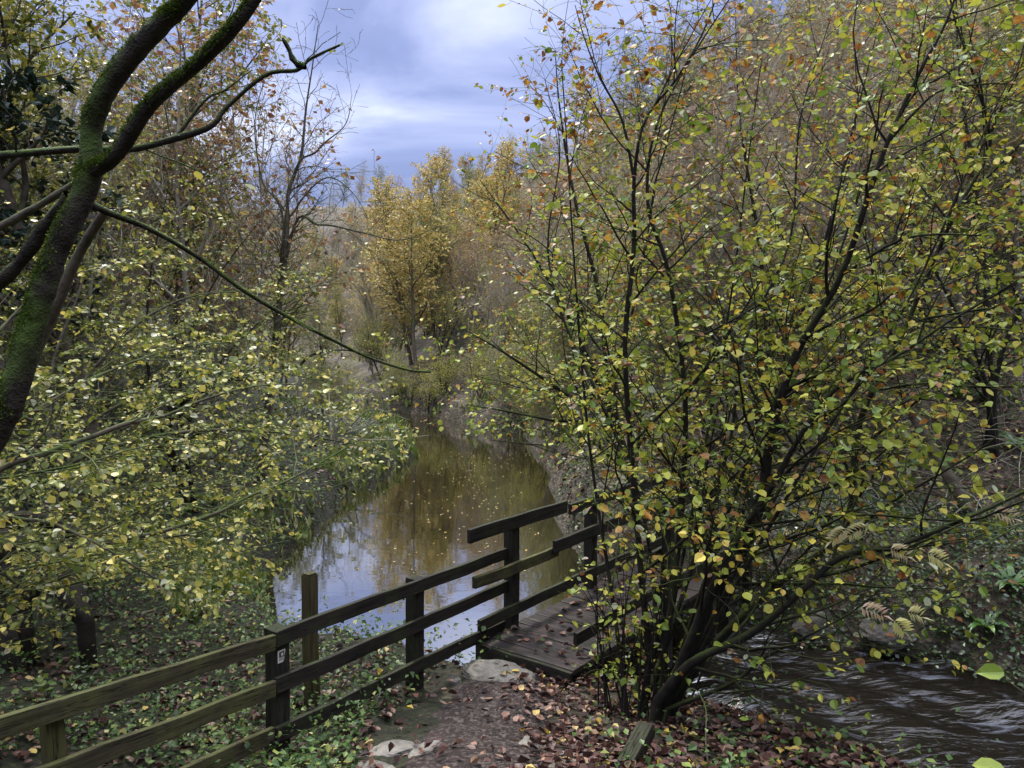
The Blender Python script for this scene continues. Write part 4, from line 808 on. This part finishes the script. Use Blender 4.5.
r_ = rg.random(n_) ** 1.2 * .86; r_ = np.where(rg.random(n_) < .05, .92 + .08 * rg.random(n_), r_)
ax = rg.normal(size=(n_, 3)); ax -= nr * (ax * nr).sum(1, keepdims=True); ax = unit(ax) + nr * rg.normal(size=(n_, 1)) * .18
pos = np.stack([x, y, ground(x, y) + np.where(near, .042, .012) + .02 * rg.random(n_)], -1)
tag(obj('leaf_litter', leaf_mesh('leaf_litter', pos, ax, nr + rg.normal(size=(n_, 3)) * .22, (.035 + .045 * rg.random(n_)) * np.clip(y / 11, 1, 1.7), r_, 'curl'), M_litter), 'brown and tan fallen leaves lying over the path, banks and right-hand slope', 'fallen leaves', kind='stuff')
# leaves on the bridge deck and step
rg = np.random.default_rng(92); n_ = 150; t = -.4 + 3.2 * rg.random(n_); of = .02 + .95 * rg.random(n_); pos = BA + BD * t[:, None] + BN * of[:, None]; pos[:, 2] = .121
tag(obj('leaf_litter', leaf_mesh('leaf_litter', pos, unit(np.c_[rg.normal(size=(n_, 2)), .05 * rg.normal(size=n_)]), np.c_[rg.normal(size=(n_, 2)) * .12, np.ones(n_)], .05 + .04 * rg.random(n_), rg.random(n_) * .8, 'curl'), M_litter), 'wet brown leaves stuck to the footbridge deck', 'fallen leaves', kind='stuff')
# low herbs on the left bank and slope
def herb_keep(x, y, s, sd, rg): return (s > .15) & (pathdist(x, y) > .62 + .2 * rg.random(len(x))) & (rg.random(len(x)) < np.where(sd < 0, .85, np.where(y < 17, .62, .3))) & ((vnoise(x * 1.3, y * 1.3, 71) > -.12) | (sd < 0) & (vnoise(x * 1.3, y * 1.3, 71) > -.3)) & ~((sd < 0) & (x > .2) & (y < 7.5) & (rg.random(len(x)) < .85))
x, y, s, sd, rg = scatter(110000, 2.6, 34, herb_keep, 93); n_ = len(x)
h = (.02 + .22 * rg.random(n_) ** 2) * (1 + 1.2 * (vnoise(x * .9, y * .9, 72) > .12)); pos = np.stack([x, y, ground(x, y) + h], -1); az = rg.random(n_) * 6.28
tag(obj('ground_herbs', leaf_mesh('ground_herbs', pos, np.stack([np.cos(az), np.sin(az), -.15 + .5 * rg.normal(size=n_)], -1), np.c_[rg.normal(size=(n_, 2)) * .35, np.ones(n_)], (.018 + .045 * rg.random(n_)) * np.clip(y / 8, 1, 2.2), rg.random(n_) ** 1.4, 'simple'), M_herb), 'low green herbs and bramble leaves covering the left bank', 'ground cover', kind='stuff')
# ivy on the steep stream bank
def ivy_keep(x, y, s, sd, rg): return (sd > 0) & (s > -.15) & (s < 2.2) & (x > 1.8) & (y < 13)
x, y, s, sd, rg = scatter(90000, 5, 13, ivy_keep, 94); n_ = len(x); nr = normals(x, y); pos = np.stack([x, y, ground(x, y)], -1) + nr * (.02 + .20 * rg.random((n_, 1)) * (.5 + sstep(-.2, .3, vnoise(x * 2, y * 2, 73)))[:, None]); az = rg.random(n_) * 6.28
tag(obj('ivy_cover', leaf_mesh('ivy_cover', pos, np.stack([np.cos(az), np.sin(az), -.4 + .2 * rg.normal(size=n_)], -1), nr + rg.normal(size=(n_, 3)) * .4 + [0, -.3, .2], .035 + .035 * rg.random(n_), rg.random(n_), 'simple'), M_ivy), 'dark glossy ivy covering the steep bank above the stream', 'ivy', kind='stuff')
# tangle of thin dead stems and brambles on the right bank
T = Tree(97); rg = T.rng
for k in range(260):
    x0 = 2.2 + 8 * rg.random(); y0 = 9.2 + 6 * rg.random(); s0_, sd0 = chan(np.array([x0]), np.array([y0]))
    if sd0[0] < 0 or s0_[0] < .2: continue
    az = rg.random() * 6.28; L_ = .6 + 1.3 * rg.random(); hh = .25 + .9 * rg.random(); t_ = np.linspace(0, 1, 9); b_ = np.array([x0, y0, gz(x0, y0) - .03])
    px_ = b_ + np.stack([np.cos(az) * L_ * t_, np.sin(az) * L_ * t_, hh * (2.2 * t_ - 1.5 * t_ * t_)], -1) + np.cumsum(rg.normal(size=(9, 3)) * .025, 0)
    T.tube(px_, np.linspace(.0065, .0025, 9), 4)
tag(obj('dead_stems', quad_mesh('dead_stems', np.concatenate(T.V), np.concatenate(T.Q)), M_barkgrey), 'tangle of thin arching dead stems over the right bank', 'undergrowth', kind='stuff')
# grass blades along the water edges
def grass_keep(x, y, s, sd, rg): return (s > .05) & (s < 1.3) & (vnoise(x * .8, y * .8, 74) > -.02) & (pathdist(x, y) > .6) & ((sd < 0) & (x < .4) | (y > 11))
x, y, s, sd, rg = scatter(90000, 3, 38, grass_keep, 95); n_ = len(x); az = rg.random(n_) * 6.28; lean = .25 + .5 * rg.random(n_)
tag(obj('grass', leaf_mesh('grass', np.stack([x, y, ground(x, y) - .01], -1), np.stack([np.cos(az) * lean, np.sin(az) * lean, np.ones(n_)], -1), np.stack([np.cos(az), np.sin(az), -lean * .5], -1), (.08 + .17 * rg.random(n_)) * np.clip(y / 14, 1, 2), rg.random(n_), 'narrow'), M_grass), 'tufts of thin grass along the pond edges', 'grass', kind='stuff')
# floating leaves and flecks on the pond
rg = np.random.default_rng(96); n_ = 260; yy = 11 + 12 * rg.random(n_); xx = -1.3 + .9 + rg.normal(size=n_) * .9 - .02 * yy; s, sd = chan(xx, yy); k = s < -.2; xx, yy = xx[k], yy[k]; n_ = len(xx); az = rg.random(n_) * 6.28
tag(obj('floating_leaves', leaf_mesh('floating_leaves', np.stack([xx, yy, np.full(n_, -.543)], -1), np.stack([np.cos(az), np.sin(az), 0 * az], -1), np.c_[rg.normal(size=(n_, 2)) * .03, np.ones(n_)], .03 + .03 * rg.random(n_), .9 + .1 * rg.random(n_), 'simple'), M_litter), 'small pale leaves floating in a drift on the still pond', 'floating leaves', kind='stuff')
